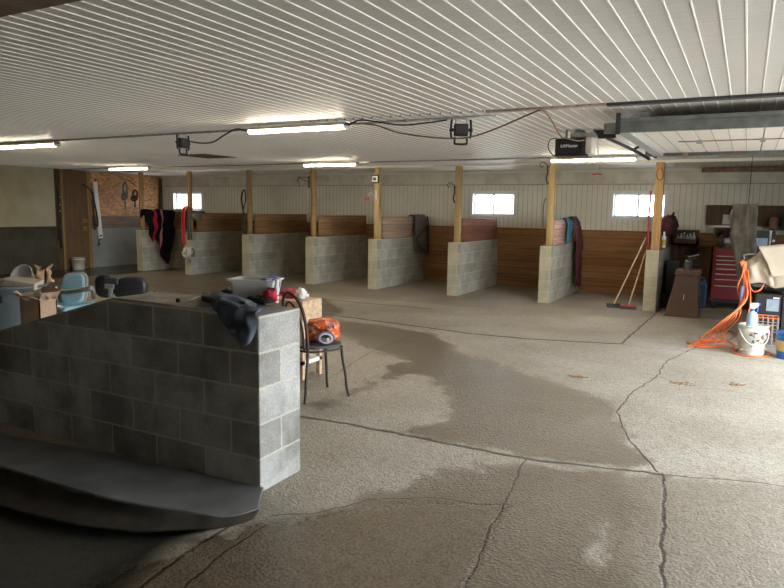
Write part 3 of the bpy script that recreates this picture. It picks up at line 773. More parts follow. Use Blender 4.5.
obj('arm_bracket', MB().tube([a1, W(641, 145, 1, RY+.05), W(646, 139.5, 1, RY)], .014, 6, 3), 'black', t)
hp = W(597, 174, 1, RY)
obj('release_rope', MB().tube([(hp.x, RY, zr-.06), (hp.x, RY, hp.z)], .0035, 6, 1), 'rope', t)
obj('release_handle', MB().tube([hp+Vector((-.05, 0, -.005)), hp, hp+Vector((.05, 0, -.005))], .007, 8), 'red', t, smooth=True)
# board on the valance
o = obj('timber_board', MB().box(W(702, 168, 1, 13.83).x, XR-.05, 13.80, 13.87, 2.40, H-.012), 'rust', origin=(0, 13.8, 2.4)); tag(o, 'reddish brown board high on the back wall at the right edge', 'board')

# ------------------------------------------------------------------ windowsill and post items
def hook(c, label, s=1):
    c = Vector(c); pts = [c, c+Vector((0, -.07, .01)), c+Vector((-.03*s, -.12, .05)), c+Vector((-.08*s, -.13, .08)), c+Vector((-.13*s, -.13, .04)), c+Vector((-.10*s, -.13, -.01)), c+Vector((-.07*s, -.13, .02))]
    t = thing('iron_hook', label, 'hook', c, 'curled iron hooks on the posts')
    obj('curl', MB().tube(pts, .007, 6), 'black', t, smooth=True)
    obj('strap', MB().tube([c+Vector((-.01, -.075, .02)), c+Vector((.0, -.085, -.10)), c+Vector((-.02, -.08, -.22)), c+Vector((.01, -.08, -.30))], .016, 6), 'leather', t, smooth=True)
PYF = Y0+.16-.065
hook(W(456, 187, 1, PYF)+Vector((0, .02, 0)), 'curled iron hook with dark leather strap on the post left of the middle window')
hook(W(549, 167, 1, PYF)+Vector((0, .02, 0)), 'curled iron hook with dark strap on the post below the garage door opener')
# pitchfork-like strap hanging on the P1 post
cord('hanging_strap', WY([(546, 198), (544, 203), (543, 215), (543, 228)], PYF-.05), .008, 'leather', 'thin dark strap hanging beside the yellow post', 'strap')
# bracket on P4
c = W(309, 182, 1, PYF)
t = thing('wall_bracket', 'triangular iron bracket pointing left from a post', 'bracket', c)
obj('backplate', MB().obox(c+Vector((0, .0, 0)), (.03, .012, .26)), 'black', t)
obj('brace', MB().tube([c+Vector((0, -.01, .0)), W(300, 178, 1, PYF), W(298, 177, 1, PYF)], .008, 6, 1), 'black', t)
obj('arm', MB().tube([W(309, 177.5, 1, PYF), W(298, 177, 1, PYF), W(297, 182, 1, PYF)], .008, 6, 1), 'black', t)
obj('tine', MB().tube([W(298, 178, 1, PYF), W(299.5, 187, 1, PYF)], .006, 6, 1), 'black', t)
# square box on P3 post
c = W(375.5, 179, 1, PYF-.01)
t = thing('wall_box', 'small square white wall box with black rim on a post', 'control box', c)
obj('rim', MB().obox(c, (.17, .05, .165)), 'black', t, bevel=.03)
obj('face', MB().obox(c+Vector((0, -.028, 0)), (.125, .012, .12)), 'white', t, bevel=.01)
obj('grille', MB().obox(c+Vector((0, -.036, 0)), (.07, .006, .06)), 'charcoal', t)
c = W(367, 199, 1, PYF-.02)
t = thing('red_hanger', 'small red hook rack hanging from white cable beside a post', 'hanger', c)
obj('rack', MB().obox(c, (.12, .02, .03)), 'red', t, bevel=.008)
obj('rack_loop', MB().tube([c+Vector((-.04, 0, .01)), c+Vector((-.02, 0, .06)), c+Vector((.02, 0, .06)), c+Vector((.04, 0, .01))], .008, 6), 'red', t)
obj('cable', MB().tube([c+Vector((.02, 0, .06)), W(371, 192, 1, PYF-.02), W(375, 198, 1, PYF-.02), W(376, 190, 1, PYF-.02), W(376.5, 200, 1, PYF-.02)], .007, 6), 'white', t)
# bridle at P5
yy = PYF-.02
t = thing('bridle', 'black leather bridle hanging on the left side of a log post', 'bridle', W(243, 190, 1, yy), None)
obj('headstall', MB().tube(WY([(245, 190), (242.5, 192), (241.5, 200), (243, 210), (244, 218), (245, 225), (244, 232)], yy), .02, 6), 'leather', t, smooth=True)
obj('rein', MB().tube(WY([(245, 190), (245.5, 200), (243, 212), (242, 222), (243.5, 235)], yy-.02), .014, 6), 'leather', t, smooth=True)
# iron coil on P0 post
c = W(660, 174, 1, PYF)
cord('cable_coil', [c+Vector((.05*math.sin(a), -.02+.004*a, .10*math.cos(a))) for a in np.linspace(0, 12, 26)], .006, 'black', 'small black cable coil at the top of the orange post', 'cable', sub=2)
cord('red_strap', WY([(651, 191), (650, 205), (648.5, 222), (648, 245), (646, 258)], PYF-.02), .016, 'maroon_red', 'narrow red strap hanging down the left side of the orange post', 'strap')
cord('window_latch_cord', WY([(622, 214), (624, 212), (628, 211), (631, 213)], YB-.05), .006, 'black', 'small curved black cord on the sill of the right window', 'cord')

# ------------------------------------------------------------------ cloths over partitions
def cloth(name, R, mt, label, cat, fold=.03, seed=1, freq=5, nv=30, nu=26, th=.008, parent=None):
    o = obj(name, MB().rows(R, nu, nv, fold, seed, freq), mt, parent, smooth=True, solid=th, origin=R[0][0] if parent is None else None)
    if parent is None: tag(o, label, cat)
    return o
def drape(x_top, xs, y0, y1, ztop, zl, zr, n=5, zl2=None, zr2=None):
    """sheet hung over a barrier running along Y: left lower edge, over the top, right lower edge"""
    R = []
    for k in range(n+1):
        y = y0+(y1-y0)*k/n; f = k/n
        a = zl+(0 if zl2 is None else (zl2-zl)*f); b = zr+(0 if zr2 is None else (zr2-zr)*f)
        R.append([(x_top-xs-.02, y, a), (x_top-xs, y, (a+ztop)/2), (x_top-xs*.8, y, ztop-.03), (x_top, y, ztop+.015), (x_top+xs*.8, y, ztop-.03), (x_top+xs, y+.0, (b+ztop)/2), (x_top+xs+.02, y, b)])
    return R
# grey mesh blanket on P3 far end
x = px0[3]+.15
cloth('mesh_blanket', drape(x+.015, .09, 13.2, 13.82, 1.50, 1.1, .72, zl2=1.1, zr2=.62), 'meshcloth', 'grey mesh blanket with dark binding over the end of the pale boards', 'blanket', .015, 3)
mb = MB(); mb.tube([(x+.11, 13.2, 1.48), (x+.13, 13.2, 1.1), (x+.15, 13.4, .80), (x+.155, 13.8, .64)], .013, 6); mb.tube([(x+.12, 13.83, 1.48), (x+.145, 13.84, 1.2), (x+.16, 13.82, .64)], .02, 6); mb.tube([(x+.13, 13.24, .98), (x+.145, 13.45, 1.08), (x+.145, 13.78, 1.28)], .012, 6)
o = obj('binding', mb, 'leather', [q for q in C.objects if q.name.startswith('mesh_blanket')][0], smooth=True); o['label'] = 'dark edge binding'
# teal cloth and maroon blanket on P1
x = px0[1]+.15
cloth('teal_towel', drape(x+.015, .075, 12.56, 12.92, 1.50, 1.2, 1.02, n=4, zr2=1.15), 'teal', 'teal and white towel hanging over the pinkish boards', 'towel', .05, 11, 9)
x = px0[1]+.15
R = []
for k in range(6):
    y = 13.0+.55*k/5
    R.append([(x-.08, y, 1.1), (x-.07, y, 1.35), (x-.0, y, 1.53), (x+.09, y+.03, 1.45), (x+.15+.05*math.sin(k*2), y+.05, 1.1), (x+.17+.06*math.sin(k*2.5), y+.04, .6), (x+.19+.03*math.cos(k*3), y-.03, .14+.05*(k % 2))])
cloth('maroon_blanket', R, 'maroon', 'long maroon blanket hanging down beside the pinkish boards', 'blanket', .04, 5, 6)
# striped blanket on P7 : hangs on the aisle-facing side over boards
yb = Y0+.12
x = px0[7]+.15
R = []
pxs = [144, 149, 155, 161, 167, 172]
low = [(149, 241), (152, 246), (158, 246), (161, 260), (169, 268), (174, 244)]
for k, q in enumerate(pxs):
    yk = 11.95+.30*k; a = W(q, 208.5, 0, x+.0); top = W(q, 208.5, 1, yk)
    X = x+.06
    pt = W(q, 211, 0, X); pb = W(low[k][0], low[k][1]-4, 0, X+.14)
    R.append([(x-.10, pt.y, 1.2), (x-.07, pt.y, 1.4), (x+.01, pt.y, 1.52), (X+.06, pt.y, 1.46), (X+.12, (pt.y+pb.y)/2, (1.48+pb.z)/2+.05), (X+.13, pb.y, pb.z+.1), (X+.14, pb.y, max(.04, pb.z))])
cloth('striped_blanket', R, 'striped', 'black horse blanket with red and pink stripes over the leftmost partition', 'blanket', .08, 2, 4, nv=44, nu=34)
p0 = W(176, 212, 0, x+.05); p1 = W(186, 212, 0, x+.05)
R = [[(x-.08, y_, 1.25), (x-.05, y_, 1.4), (x+.01, y_, 1.51), (x+.1, y_, 1.45), (x+.12, y_, 1.12)] for y_ in (13.15, 13.35, 13.55, 13.75)]
cloth('black_pad', R, 'vinyl_black', 'black saddle pad on the boards behind the striped blanket', 'saddle pad', .03, 8)

# halter bundle and red rope at P6
yh = Y0-.10
t = thing('rope_halter', 'white rope halter bunched at the bottom of a red lead rope', 'halter', W(188, 255, 1, yh))
c = W(187.5, 253, 1, yh)
rnd = random.Random(3)
for s_ in range(3):
    pts = [c+Vector((rnd.uniform(-.14, .14), rnd.uniform(-.05, .05), rnd.uniform(-.12, .13))) for _ in range(14)]
    obj('rope_loop', MB().tube(pts, .026, 7, 4), 'rope', t, smooth=True)
obj('bit_ring', MB().tube([c+Vector((.15+.07*math.cos(a), 0, .02+.09*math.sin(a))) for a in np.linspace(0, 6.28, 9)[:-1]], .012, 6, closed=True), 'charcoal', t, smooth=True)
t = thing('lead_rope', 'red lead rope looped over a post, hanging down to the white halter', 'rope', W(184, 206, 1, yh))
obj('red_rope', MB().tube(WY([(189, 212), (187, 207), (184, 208), (182.5, 214), (182.5, 230), (184, 246)], yh), .024, 8), 'red', t, smooth=True)
obj('red_rope', MB().tube(WY([(187, 208), (184.5, 214), (184.5, 228), (185.5, 245)], yh-.04), .02, 8), 'red', t, smooth=True)
for dx in (0, 2.5): obj('black_strap', MB().tube(WY([(186, 207), (189+dx*.6, 209), (188+dx, 222), (189+dx, 240)], yh+.01), .02, 6), 'charcoal', t, smooth=True)
# dusty brush on P6 board
o = obj('dust_rag', MB().blob(tuple(W(197, 216, 0, px0[6]+.2)), (.05, .16, .09), jit=.7, seed=2), 'canvas_old', smooth=True, origin=W(197, 216, 0, px0[6]+.2)); tag(o, 'dusty grey rag lying on the boards right of the leftmost window post', 'rag')

# halters on the flake board + bracket at P7
yy = Y0+.02
def halter(cx, top, bot, label, mt, seed):
    rnd = random.Random(seed); a = W(cx, top, 1, yy); b = W(cx, bot, 1, yy)
    t = thing('halter', label, 'halter', a)
    h = a.z-b.z
    obj('crown', MB().tube([a, a+Vector((-.09, 0, -h*.25)), a+Vector((-.05, 0, -h*.5)), a+Vector((.06, 0, -h*.45)), a+Vector((.07, 0, -h*.15))], .024, 6, closed=True), mt, t, smooth=True)
    obj('noseband', MB().tube([a+Vector((-.10, -.02, -h*.45)), a+Vector((-.04, -.05, -h*.62)), a+Vector((.08, -.03, -h*.55)), a+Vector((.05, .0, -h*.4))], .026, 6, closed=True), mt, t, smooth=True)
    obj('cheek_strap', MB().tube([a+Vector((0, -.02, -h*.3)), a+Vector((.01, -.02, -h*.7)), a+Vector((0, -.02, -h))], .022, 6), mt, t, smooth=True)
halter(125, 182, 210, 'bluish grey halter hanging left of the leftmost post', 'bin_grey', 1)
halter(135, 190, 207, 'black halter with white tip hanging against the leftmost post', 'leather', 2)
cord('hanger_rod', WY([(126, 179), (131, 182), (137, 187)], yy), .008, 'black', 'black hanger rod reaching left from the leftmost post', 'rod', sub=1)
# white padded strap and black lead on left wall
t = thing('white_strap', 'long white padded strap hanging on the left wall beside the door', 'strap', W(95, 181, 0, XL+.12))
a, b_ = W(95.5, 182, 0, XL+.12), W(101, 238, 0, XL+.12)
mb = MB(); mb.prism([(a.y-.07, a.z), (a.y+.05, a.z+.02), (b_.y+.07, b_.z), (b_.y-.06, b_.z-.02)], 0, XL+.09, XL+.12)
obj('band', mb, 'white', t, bevel=.008)
obj('buckle', MB().box(XL+.12, XL+.13, b_.y-.03, b_.y+.03, b_.z+.04, b_.z+.08), 'black', t)
obj('tail', MB().tube([b_, b_+Vector((0, -.06, -.08)), b_+Vector((0, -.09, -.20)), b_+Vector((0, -.02, -.13))], .012, 6), 'leather', t, smooth=True)
obj('loop', MB().tube([a, a+Vector((0, 0, .08)), a+Vector((0, .02, .1))], .01, 6), 'leather', t)
cord('leather_lead', [W(q, r, 0, XL+.13) for q, r in ((83, 184), (92, 192), (93, 205), (95, 222), (98, 226), (97, 215), (94, 200), (93, 192), (94, 215), (95, 230))], .018, 'leather', 'black leather lead hanging behind the white strap', 'lead')
t = thing('hanging_chain', 'dark straps with small metal rings hanging on the plywood left of the door', 'straps', W(59, 187, 0, XL+.08))
obj('strap', MB().tube([W(q, r, 0, XL+.08) for q, r in ((57.5, 187), (58.5, 200), (60.5, 215), (61, 230), (62, 248))], .022, 6), 'black', t, smooth=True)
obj('strap', MB().tube([W(q, r, 0, XL+.09) for q, r in ((59.5, 200), (59, 215), (60, 226), (59, 240))], .016, 6), 'leather', t, smooth=True)
for r in (197, 205, 211): obj('ring', MB().blob(tuple(W(60, r, 0, XL+.11)), (.02, .02, .025)), 'chrome', t, smooth=True)

def bucket(c, r, h, label, mt='white_dirty', handle=True, rim=True, cat='bucket', name='bucket'):
    c = Vector(c); t = thing(name, label, cat, c)
    obj('pail', MB().lathe([(r*.05, 0), (r*.86, 0), (r*.88, .01), (r*.985, h*.80), (r*1.03, h*.81), (r*1.03, h*.86), (r*.99, h*.87), (r, h*.96), (r*1.05, h*.97), (r*1.05, h), (r*.96, h), (r*.84, .015), (r*.05, .012)], tuple(c), 32), mt, t, smooth=True)
    return t
cb = W(82, 266, 2, 0); cb = Vector((-14.85, W(78.5, 266, 0, -14.85).y, 0))
tb = bucket(cb, .16, .30, 'small white bucket on the floor against the plywood door on the left')
obj('bail', MB().tube([cb+Vector((0, -.17, .27)), cb+Vector((.12, -.12, .2)), cb+Vector((.16, 0, .15)), cb+Vector((.12, .12, .2)), cb+Vector((0, .17, .27))], .007, 6), 'steel', tb)

# ------------------------------------------------------------------ things on the half wall
WT = 1.03
t = thing('storage_bin', 'clear white plastic storage bin standing on the block half wall', 'storage bin', (-2.77, 3.16, WT))
ct = W(256, 299.5, 2, WT); ang = .30
def RB(x, y, z): return ct+Vector((x*math.cos(ang)-y*math.sin(ang), x*math.sin(ang)+y*math.cos(ang), z))
def binshell(hw, hd, z0, z1, gr):
    def rr(w, d, z, r=.03):
        pts = []
        for sx, sy, a0 in ((1, 1, 0), (-1, 1, math.pi/2), (-1, -1, math.pi), (1, -1, 1.5*math.pi)):
            for k in range(5):
                a = a0+math.pi/2*k/4; pts.append(RB(sx*(w-r)+math.cos(a)*r, sy*(d-r)+math.sin(a)*r, z))
        return pts
    mb = MB(); th = .004
    R = [rr(hw*.86, hd*.86, z0), rr(hw, hd, z1-.008), rr(hw+gr, hd+gr, z1-.008), rr(hw+gr, hd+gr, z1), rr(hw-th, hd-th, z1), rr(hw*.86-th, hd*.86-th, z0+th)]
    mb.skin([[mb.bm.verts.new(p) for p in q] for q in R]); return mb
obj('tub', binshell(.145, .10, .0, .135, .012), 'bin_plastic', t, smooth=False)
def crumple(name, c, r, mt, label, cat, jit=.9, seed=1, group=None):
    o = obj(name, MB().blob(tuple(c), r, 22, jit, seed), mt, smooth=True, origin=c); return tag(o, label, cat, group)
crumple('cloth_bundle', RB(-.04, 0, .055), (.07, .06, .045), 'bin_grey', 'pale grey cloth bundle inside the clear bin', 'cloth', .5, 4)
crumple('crumpled_bag', RB(.10, .0, .11), (.045, .07, .035), 'violet', 'violet and white plastic bag at the right end of the bin', 'bag', .9, 2)
crumple('red_rag', RB(.14, -.10, .045), (.05, .045, .042), 'red_cloth', 'bright red patterned rag leaning on the right end of the bin', 'rag', .55, 6)
crumple('black_rag', RB(.08, -.16, .02), (.09, .04, .02), 'black', 'black rag lying in front of the red rag on the wall', 'rag', 1.0, 7)
crumple('black_pouch', RB(-.175, -.03, .035), (.035, .05, .035), 'black', 'small black pouch at the left foot of the clear bin', 'pouch', .4, 7)
o = obj('white_tube', MB().tube([RB(.172, -.09, 0), RB(.176, -.09, .14)], .013, 10, 1), 'white', origin=RB(.172, -.09, 0)); tag(o, 'slim white tube standing at the right end of the bin', 'tube')
# sweatshirt draped over the wall edge
R = []
import itertools
topL = [(203, 296), (210, 299), (214, 304), (222, 317), (232, 333), (239, 343)]
cols = [
 [W(204, 297, 2, 1.06), W(208, 300, 2, 1.07), W(213, 305, 2, 1.05), W(219, 313, 1, 2.79), W(228, 327, 1, 2.775), W(238, 341, 1, 2.77)],
 [W(212, 294, 2, 1.08), W(219, 298, 2, 1.09), W(226, 304, 2, 1.07), W(231, 315, 1, 2.76), W(237, 329, 1, 2.75), W(242, 344, 1, 2.76)],
 [W(224, 294, 2, 1.08), W(231, 298, 2, 1.09), W(238, 305, 2, 1.06), W(243, 314, 1, 2.765), W(246, 328, 1, 2.75), W(246, 343, 1, 2.765)],
 [W(236, 296, 2, 1.07), W(243, 301, 2, 1.08), W(249, 307, 2, 1.055), W(252, 314, 1, 2.775), W(252, 324, 1, 2.77), W(249, 339, 1, 2.775)],
 [W(246, 300, 2, 1.05), W(252, 304, 2, 1.05), W(258, 308, 2, 1.045), W(258, 313, 1, 2.785), W(256, 321, 1, 2.785), W(252, 333, 1, 2.785)]]
o = cloth('sweatshirt', cols, 'denim', 'dark blue sweatshirt draped over the front edge of the block half wall', 'clothing', .034, 4, 13, nv=46, nu=40, th=.014)
R = [[W(200+6*k, 299-1.2*k+1.5*(j % 2), 2, 1.045+.035*math.sin(j*1.3)) if j < 5 else W(204+6*k, 303-.6*k, 2, 1.04) for j in range(6)] for k in range(4)]
def slv(u, v):
    a = W(202+44*u, 293.5+6*u+7*v, 2, 1.04+.05*math.sin(math.pi*v)*(1-.3*u)); return a+Vector((0, 0, .012*noise.noise(a*25)))
o = obj('sleeve', MB().grid(slv, 26, 14), 'sweat', o, smooth=True, solid=.012); o['label'] = 'brown black sleeve folded along the top'
# small rods on wall top
cord('metal_rod', [W(183, 303, 2, 1.04), W(200, 297, 2, 1.04)], .007, 'galv', 'short pale metal rod lying on top of the block half wall', 'rod', sub=1)
o = obj('socket', MB().cyl(W(178, 302, 2, 1.035), W(178, 302, 2, 1.035)+Vector((0, 0, .022)), .012), 'black', origin=W(178, 302, 2, 1.035)); tag(o, 'tiny black socket standing on top of the block half wall', 'socket')

# ------------------------------------------------------------------ chair with bag
A = Vector((-3.12, 4.35, 0)); B_ = Vector((-2.95, 4.72, 0)); C_ = Vector((-3.25, 4.86, 0)); D_ = Vector((-3.42, 4.50, 0))
ctr = (A+B_+C_+D_)/4
t = thing('cafe_chair', 'dark metal cafe chair with looped back beside the block half wall', 'chair', ctr)
fv = ((B_-A)+(C_-D_)).normalized(); sv = (D_-A).normalized(); SZ = .46
mb = MB(); n = 28
ring = [ctr+Vector((0, 0, SZ))+fv*(.20*math.copysign(abs(math.cos(a))**.7, math.cos(a)))+sv*(.185*math.copysign(abs(math.sin(a))**.7, math.sin(a))) for a in np.linspace(0, 2*math.pi, n+1)[:-1]]
vv = [mb.bm.verts.new(p-Vector((0, 0, .012))) for p in ring]; v2 = [mb.bm.verts.new(p+Vector((0, 0, .012))) for p in ring]
mb.skin([vv, v2]); obj('seat', mb, 'charcoal', t, bevel=.006)
obj('seat_ring', MB().tube([p-Vector((0, 0, .03)) for p in ring[::2]], .010, 6, 2, closed=True), 'leather', t, smooth=True)
for P, s1, s2 in ((A, -1, -1), (B_, 1, -1), (C_, 1, 1), (D_, -1, 1)):
    tp = ctr+fv*(.165*s1)+sv*(.14*s2)
    obj('leg', MB().tube([tp+Vector((0, 0, SZ-.01)), tp.lerp(P, .2)+Vector((0, 0, SZ-.12)), P.lerp(tp, .25)+Vector((0, 0, .2)), P+Vector((0, 0, .08)), P+(P-ctr).normalized()*.02+Vector((0, 0, .004))], .0125, 8), 'leather', t, smooth=True)
def hoop(w, h, r, nm):
    b = ctr-fv*.185
    pts = [b+sv*(-w)+Vector((0, 0, SZ-.02)), b-fv*.02+sv*(-w*1.0)+Vector((0, 0, SZ+h*.45)), b-fv*.06+sv*(-w*.86)+Vector((0, 0, SZ+h*.82)), b-fv*.08+Vector((0, 0, SZ+h)), b-fv*.06+sv*(w*.86)+Vector((0, 0, SZ+h*.82)), b-fv*.02+sv*w+Vector((0, 0, SZ+h*.45)), b+sv*w+Vector((0, 0, SZ-.02))]
    obj(nm, MB().tube(pts, r, 8, 6), 'leather', t, smooth=True)
hoop(.18, .46, .0135, 'outer_hoop'); hoop(.115, .38, .010, 'inner_hoop')
# bag on the chair
bc = ctr+fv*.02+Vector((0, 0, SZ+.013)); yaw = math.atan2(fv.y, fv.x)
t = thing('chip_bag', 'orange red foil bag with a white and blue round label lying on the cafe chair', 'bag', bc)
bx_ = RV.copy(); bx_.z = 0; bx_.normalize(); by_ = Vector((-bx_.y, bx_.x, 0))
def bagf():
    mb = MB(); rings = []
    n = 24
    for i in range(13):
        u = i/12; s_ = .07+.93*math.sin(math.pi*min(max(u, .0), 1))**.45
        rr = []
        for k in range(n):
            a = 2*math.pi*k/n
            p = bc+by_*(-.10+.24*u)+bx_*(math.copysign(abs(math.cos(a))**.6, math.cos(a))*.142*s_+.035)+Vector((0, 0, .098+math.copysign(abs(math.sin(a))**.6, math.sin(a))*.104*s_))
            p += Vector((noise.noise(p*22), noise.noise(p*22+Vector((9, 0, 0))), .8*noise.noise(p*22+Vector((0, 9, 0)))))*.034
            p.z = max(p.z, bc.z+.001)
            rr.append(mb.bm.verts.new(p))
        rings.append(rr)
    mb.skin(rings); return mb
obj('foil', bagf(), 'bag', t, smooth=True)
lc = bc-by_*.128+bx_*.075+Vector((0, 0, .062))
def disc(c, rx, rz, th, nm, mt):
    mb = MB(); a_ = [c+bx_*(math.cos(a)*rx)+Vector((0, 0, math.sin(a)*rz)) for a in np.linspace(0, 2*math.pi, 25)[:-1]]
    mb.skin([[mb.bm.verts.new(p) for p in a_], [mb.bm.verts.new(p-by_*th) for p in a_]]); return obj(nm, mb, mt, t)
disc(lc, .072, .055, .004, 'label_rim', 'violet'); disc(lc-by_*.005+Vector((0, 0, -.004)), .060, .045, .003, 'label_disc', 'paper')
disc(lc-by_*.009+Vector((0, 0, -.006)), .045, .032, .003, 'label_ground', 'canvas_old')
disc(lc-by_*.013+Vector((0, 0, .012))-bx_*.004, .032, .014, .003, 'label_mark', 'black')
obj('label_window', MB().obox(lc-by_*.014+Vector((0, 0, -.016))+bx_*.018, (.022, .004, .03), (0, 0, YAW)), 'paper', t)
# wooden stand behind the chair
wc = Vector((-3.72, 5.12, 0))
t = thing('wooden_stand', 'pale pine box stand behind the back of the cafe chair', 'stand', wc)
obj('top_box', MB().box(wc.x-.30, wc.x+.13, wc.y-.16, wc.y+.16, .53, .75), 'pine', t, bevel=.005)
for sx, sy in ((-.28, -.14), (.11, -.14), (-.28, .14), (.11, .14)): obj('leg', MB().box(wc.x+sx-.02, wc.x+sx+.02, wc.y+sy-.02, wc.y+sy+.02, 0, .53), 'pine', t)
obj('lower_shelf', MB().box(wc.x-.30, wc.x+.13, wc.y-.16, wc.y+.16, .14, .18), 'white', t)
crumple('tissue', (wc.x+.02, wc.y-.03, .80), (.06, .05, .05), 'paper', 'crumpled white tissue on top of the pine stand', 'tissue', .7, 9)
crumple('pink_cloth', (wc.x-.13, wc.y-.02, .79), (.08, .06, .05), 'red_cloth', 'pinkish red cloth seen through the chair back loop', 'cloth', .6, 12)

# ------------------------------------------------------------------ left background: can, carton, chairs
cc = Vector((-6.24, 3.80, 0))
t = thing('garbage_can', 'tall grey garbage can heaped with rubbish behind the sloping wall end', 'garbage can', cc)
rc = .34; hc = .84
obj('body', MB().lathe([(.02, 0), (rc*.80, 0), (rc*.82, .03), (rc*.97, hc-.12), (rc, hc-.10), (rc, hc-.02), (rc*1.06, hc-.015), (rc*1.06, hc+.01), (rc*.98, hc+.01), (rc*.95, hc-.12), (rc*.78, .04), (.02, .03)], tuple(cc), 40), 'bin_grey', t, smooth=True)
for s in (-1, 1): obj('handle', MB().obox(cc+Vector((s*.75*rc*.9, -.62*rc*1.05, hc-.10)), (.09, .05, .07), (0, 0, s*.6)), 'black', t, bevel=.01)
# rubbish on top
o = obj('flattened_carton', MB().obox(W(24, 283, 1, 3.85), (.30, .16, .07), (.15, .12, .45)), 'card_lite', bevel=.006, origin=W(24, 283, 1, 3.85)); tag(o, 'flat beige carton lid lying on the garbage can', 'carton')
o = obj('crumpled_bag', MB().blob(tuple(W(8, 284, 1, 3.8)), (.13, .1, .06), 18, .5, 3), 'card_lite', smooth=True, origin=W(8, 284, 1, 3.8)); tag(o, 'beige paper bag on the left rim of the garbage can', 'bag')
c = W(24.5, 277, 1, 4.0)
t2 = thing('plastic_tub', 'white plastic tub tipped over on the garbage can', 'tub', c)
obj('shell', MB().lathe([(.02, -.055), (.075, -.055), (.10, .045), (.11, .05), (.11, .06), (.095, .06), (.07, -.04), (.02, -.04)], tuple(c), 28), 'white', t2, smooth=True)
t2.rotation_euler = (.0, 0, 0)
for q in [q for q in C.objects if q.parent == t2]: q.rotation_euler = (.9, .5, 0)
c = W(43, 277, 1, 4.05)
R = [[c+Vector((.07*math.cos(a)*(1+.3*math.sin(3*a)), .06*math.sin(a), -.07+.17*v+.03*math.sin(a*2))) for v in (0, .5, 1)] for a in np.linspace(0, 6.0, 10)]
cloth('paper_bag', R, 'kraft', 'crumpled brown paper bag standing on the garbage can', 'bag', .05, 6, 14, th=.003)
# carton
bc_ = W(34, 312, 1, 3.48); bx0 = bc_.x
t = thing('cardboard_carton', 'open brown cardboard carton beside the grey garbage can', 'carton', (bx0, 3.5, 0))
x0, x1 = W(20, 305, 1, 3.36).x, W(39, 305, 1, 3.36).x
zt = W(34, 299, 1, 3.36).z
mb = MB(); mb.box(x0, x1, 3.36, 3.37, 0, zt); mb.box(x0, x1, 3.51, 3.52, 0, zt); mb.box(x0, x0+.01, 3.36, 3.52, 0, zt); mb.box(x1-.01, x1, 3.36, 3.52, 0, zt); mb.box(x0, x1, 3.36, 3.52, 0, .01)
obj('carton_body', mb, 'card', t)
def flap(p, q, d):
    p, q, d = Vector(p), Vector(q), Vector(d)
    return MB().grid(lambda u, v: p.lerp(q, u)+d*v, 4, 2)
obj('flap', flap((x0, 3.36, zt), (x1, 3.36, zt), (.01, -.07, .03)), 'card_lite', t, solid=.004)
obj('flap', flap((x0, 3.52, zt), (x1, 3.52, zt), (0, .05, .07)), 'card', t, solid=.004)
obj('flap', flap((x1, 3.36, zt), (x1, 3.52, zt), (.05, 0, .055)), 'card', t, solid=.004)
obj('flap', flap((x0, 3.36, zt), (x0, 3.52, zt), (-.07, 0, .02)), 'card', t, solid=.004)
R = [[Vector((x0-.06+(x1-x0+.12)*u, 3.30+.12*v+.1*u, zt+.015+.03*math.sin(u*9+v*4))) for v in (0, .5, 1)] for u in np.linspace(0, 1, 7)]
cloth('plastic_wrap', R, 'card_lite', 'crinkled translucent packing film lying over the carton flaps', 'packing film', .03, 3, 14, th=.003)

# blue chair
def rpad(c, rx, up_, w, h, th, nm, mt, par, k=.55):
    """rounded upholstered pad: centre c, width axis rx, height axis up_"""
    rx = Vector(rx).normalized(); up_ = Vector(up_).normalized(); nn = rx.cross(up_)
    mb = MB(); n = 32
    def ringv(s, off):
        return [mb.bm.verts.new(Vector(c)+rx*(math.copysign(abs(math.cos(a))**k, math.cos(a))*w/2*s)+up_*(math.copysign(abs(math.sin(a))**k, math.sin(a))*h/2*s)+nn*off) for a in np.linspace(0, 2*math.pi, n+1)[:-1]]
    mb.skin([ringv(.80, -th/2), ringv(.94, -th*.42), ringv(1, -th*.15), ringv(1, th*.15), ringv(.94, th*.42), ringv(.80, th/2)])
    return obj(nm, mb, mt, par, smooth=True)
pc = W(73, 289, 1, 4.75)
t = thing('vinyl_armchair', 'light blue vinyl chair with worn grey arms behind the half wall', 'chair', (pc.x, pc.y, 0))
rx = RV*1+UV*.1+FV*.1; up_ = UV-RV*.42+FV*.35; up_ = (up_-rx*(up_.dot(rx)/rx.dot(rx)))
rpad(pc, rx, up_, .255, .37, .06, 'backrest', 'vinyl_blue', t)
rpad(pc+Vector((-.05, .06, 0)), rx, up_, .29, .39, .05, 'back_shell', 'galv', t)
obj('arm', MB().tube([W(55, 288, 1, 4.7), W(62, 292, 1, 4.6), W(76, 291, 1, 4.5), W(92, 288, 1, 4.55)], .026, 8), 'galv', t, smooth=True)
obj('arm_post', MB().tube([W(55, 286, 1, 4.7), W(60, 297, 1, 4.7), W(68, 307, 1, 4.7)], .03, 8), 'steel', t, smooth=True)
obj('arm_post', MB().tube([W(92, 287, 1, 4.6), W(94, 298, 1, 4.65)], .022, 8, 1), 'steel', t, smooth=True)
obj('seat', MB().box(pc.x-.2, pc.x+.26, pc.y-.3, pc.y+.16, .42, .54), 'vinyl_blue', t, bevel=.04)
obj('pedestal', MB().lathe([(.24, 0), (.24, .03), (.05, .06), (.05, .42)], (pc.x, pc.y-.05, 0), 24), 'steel', t, smooth=True)
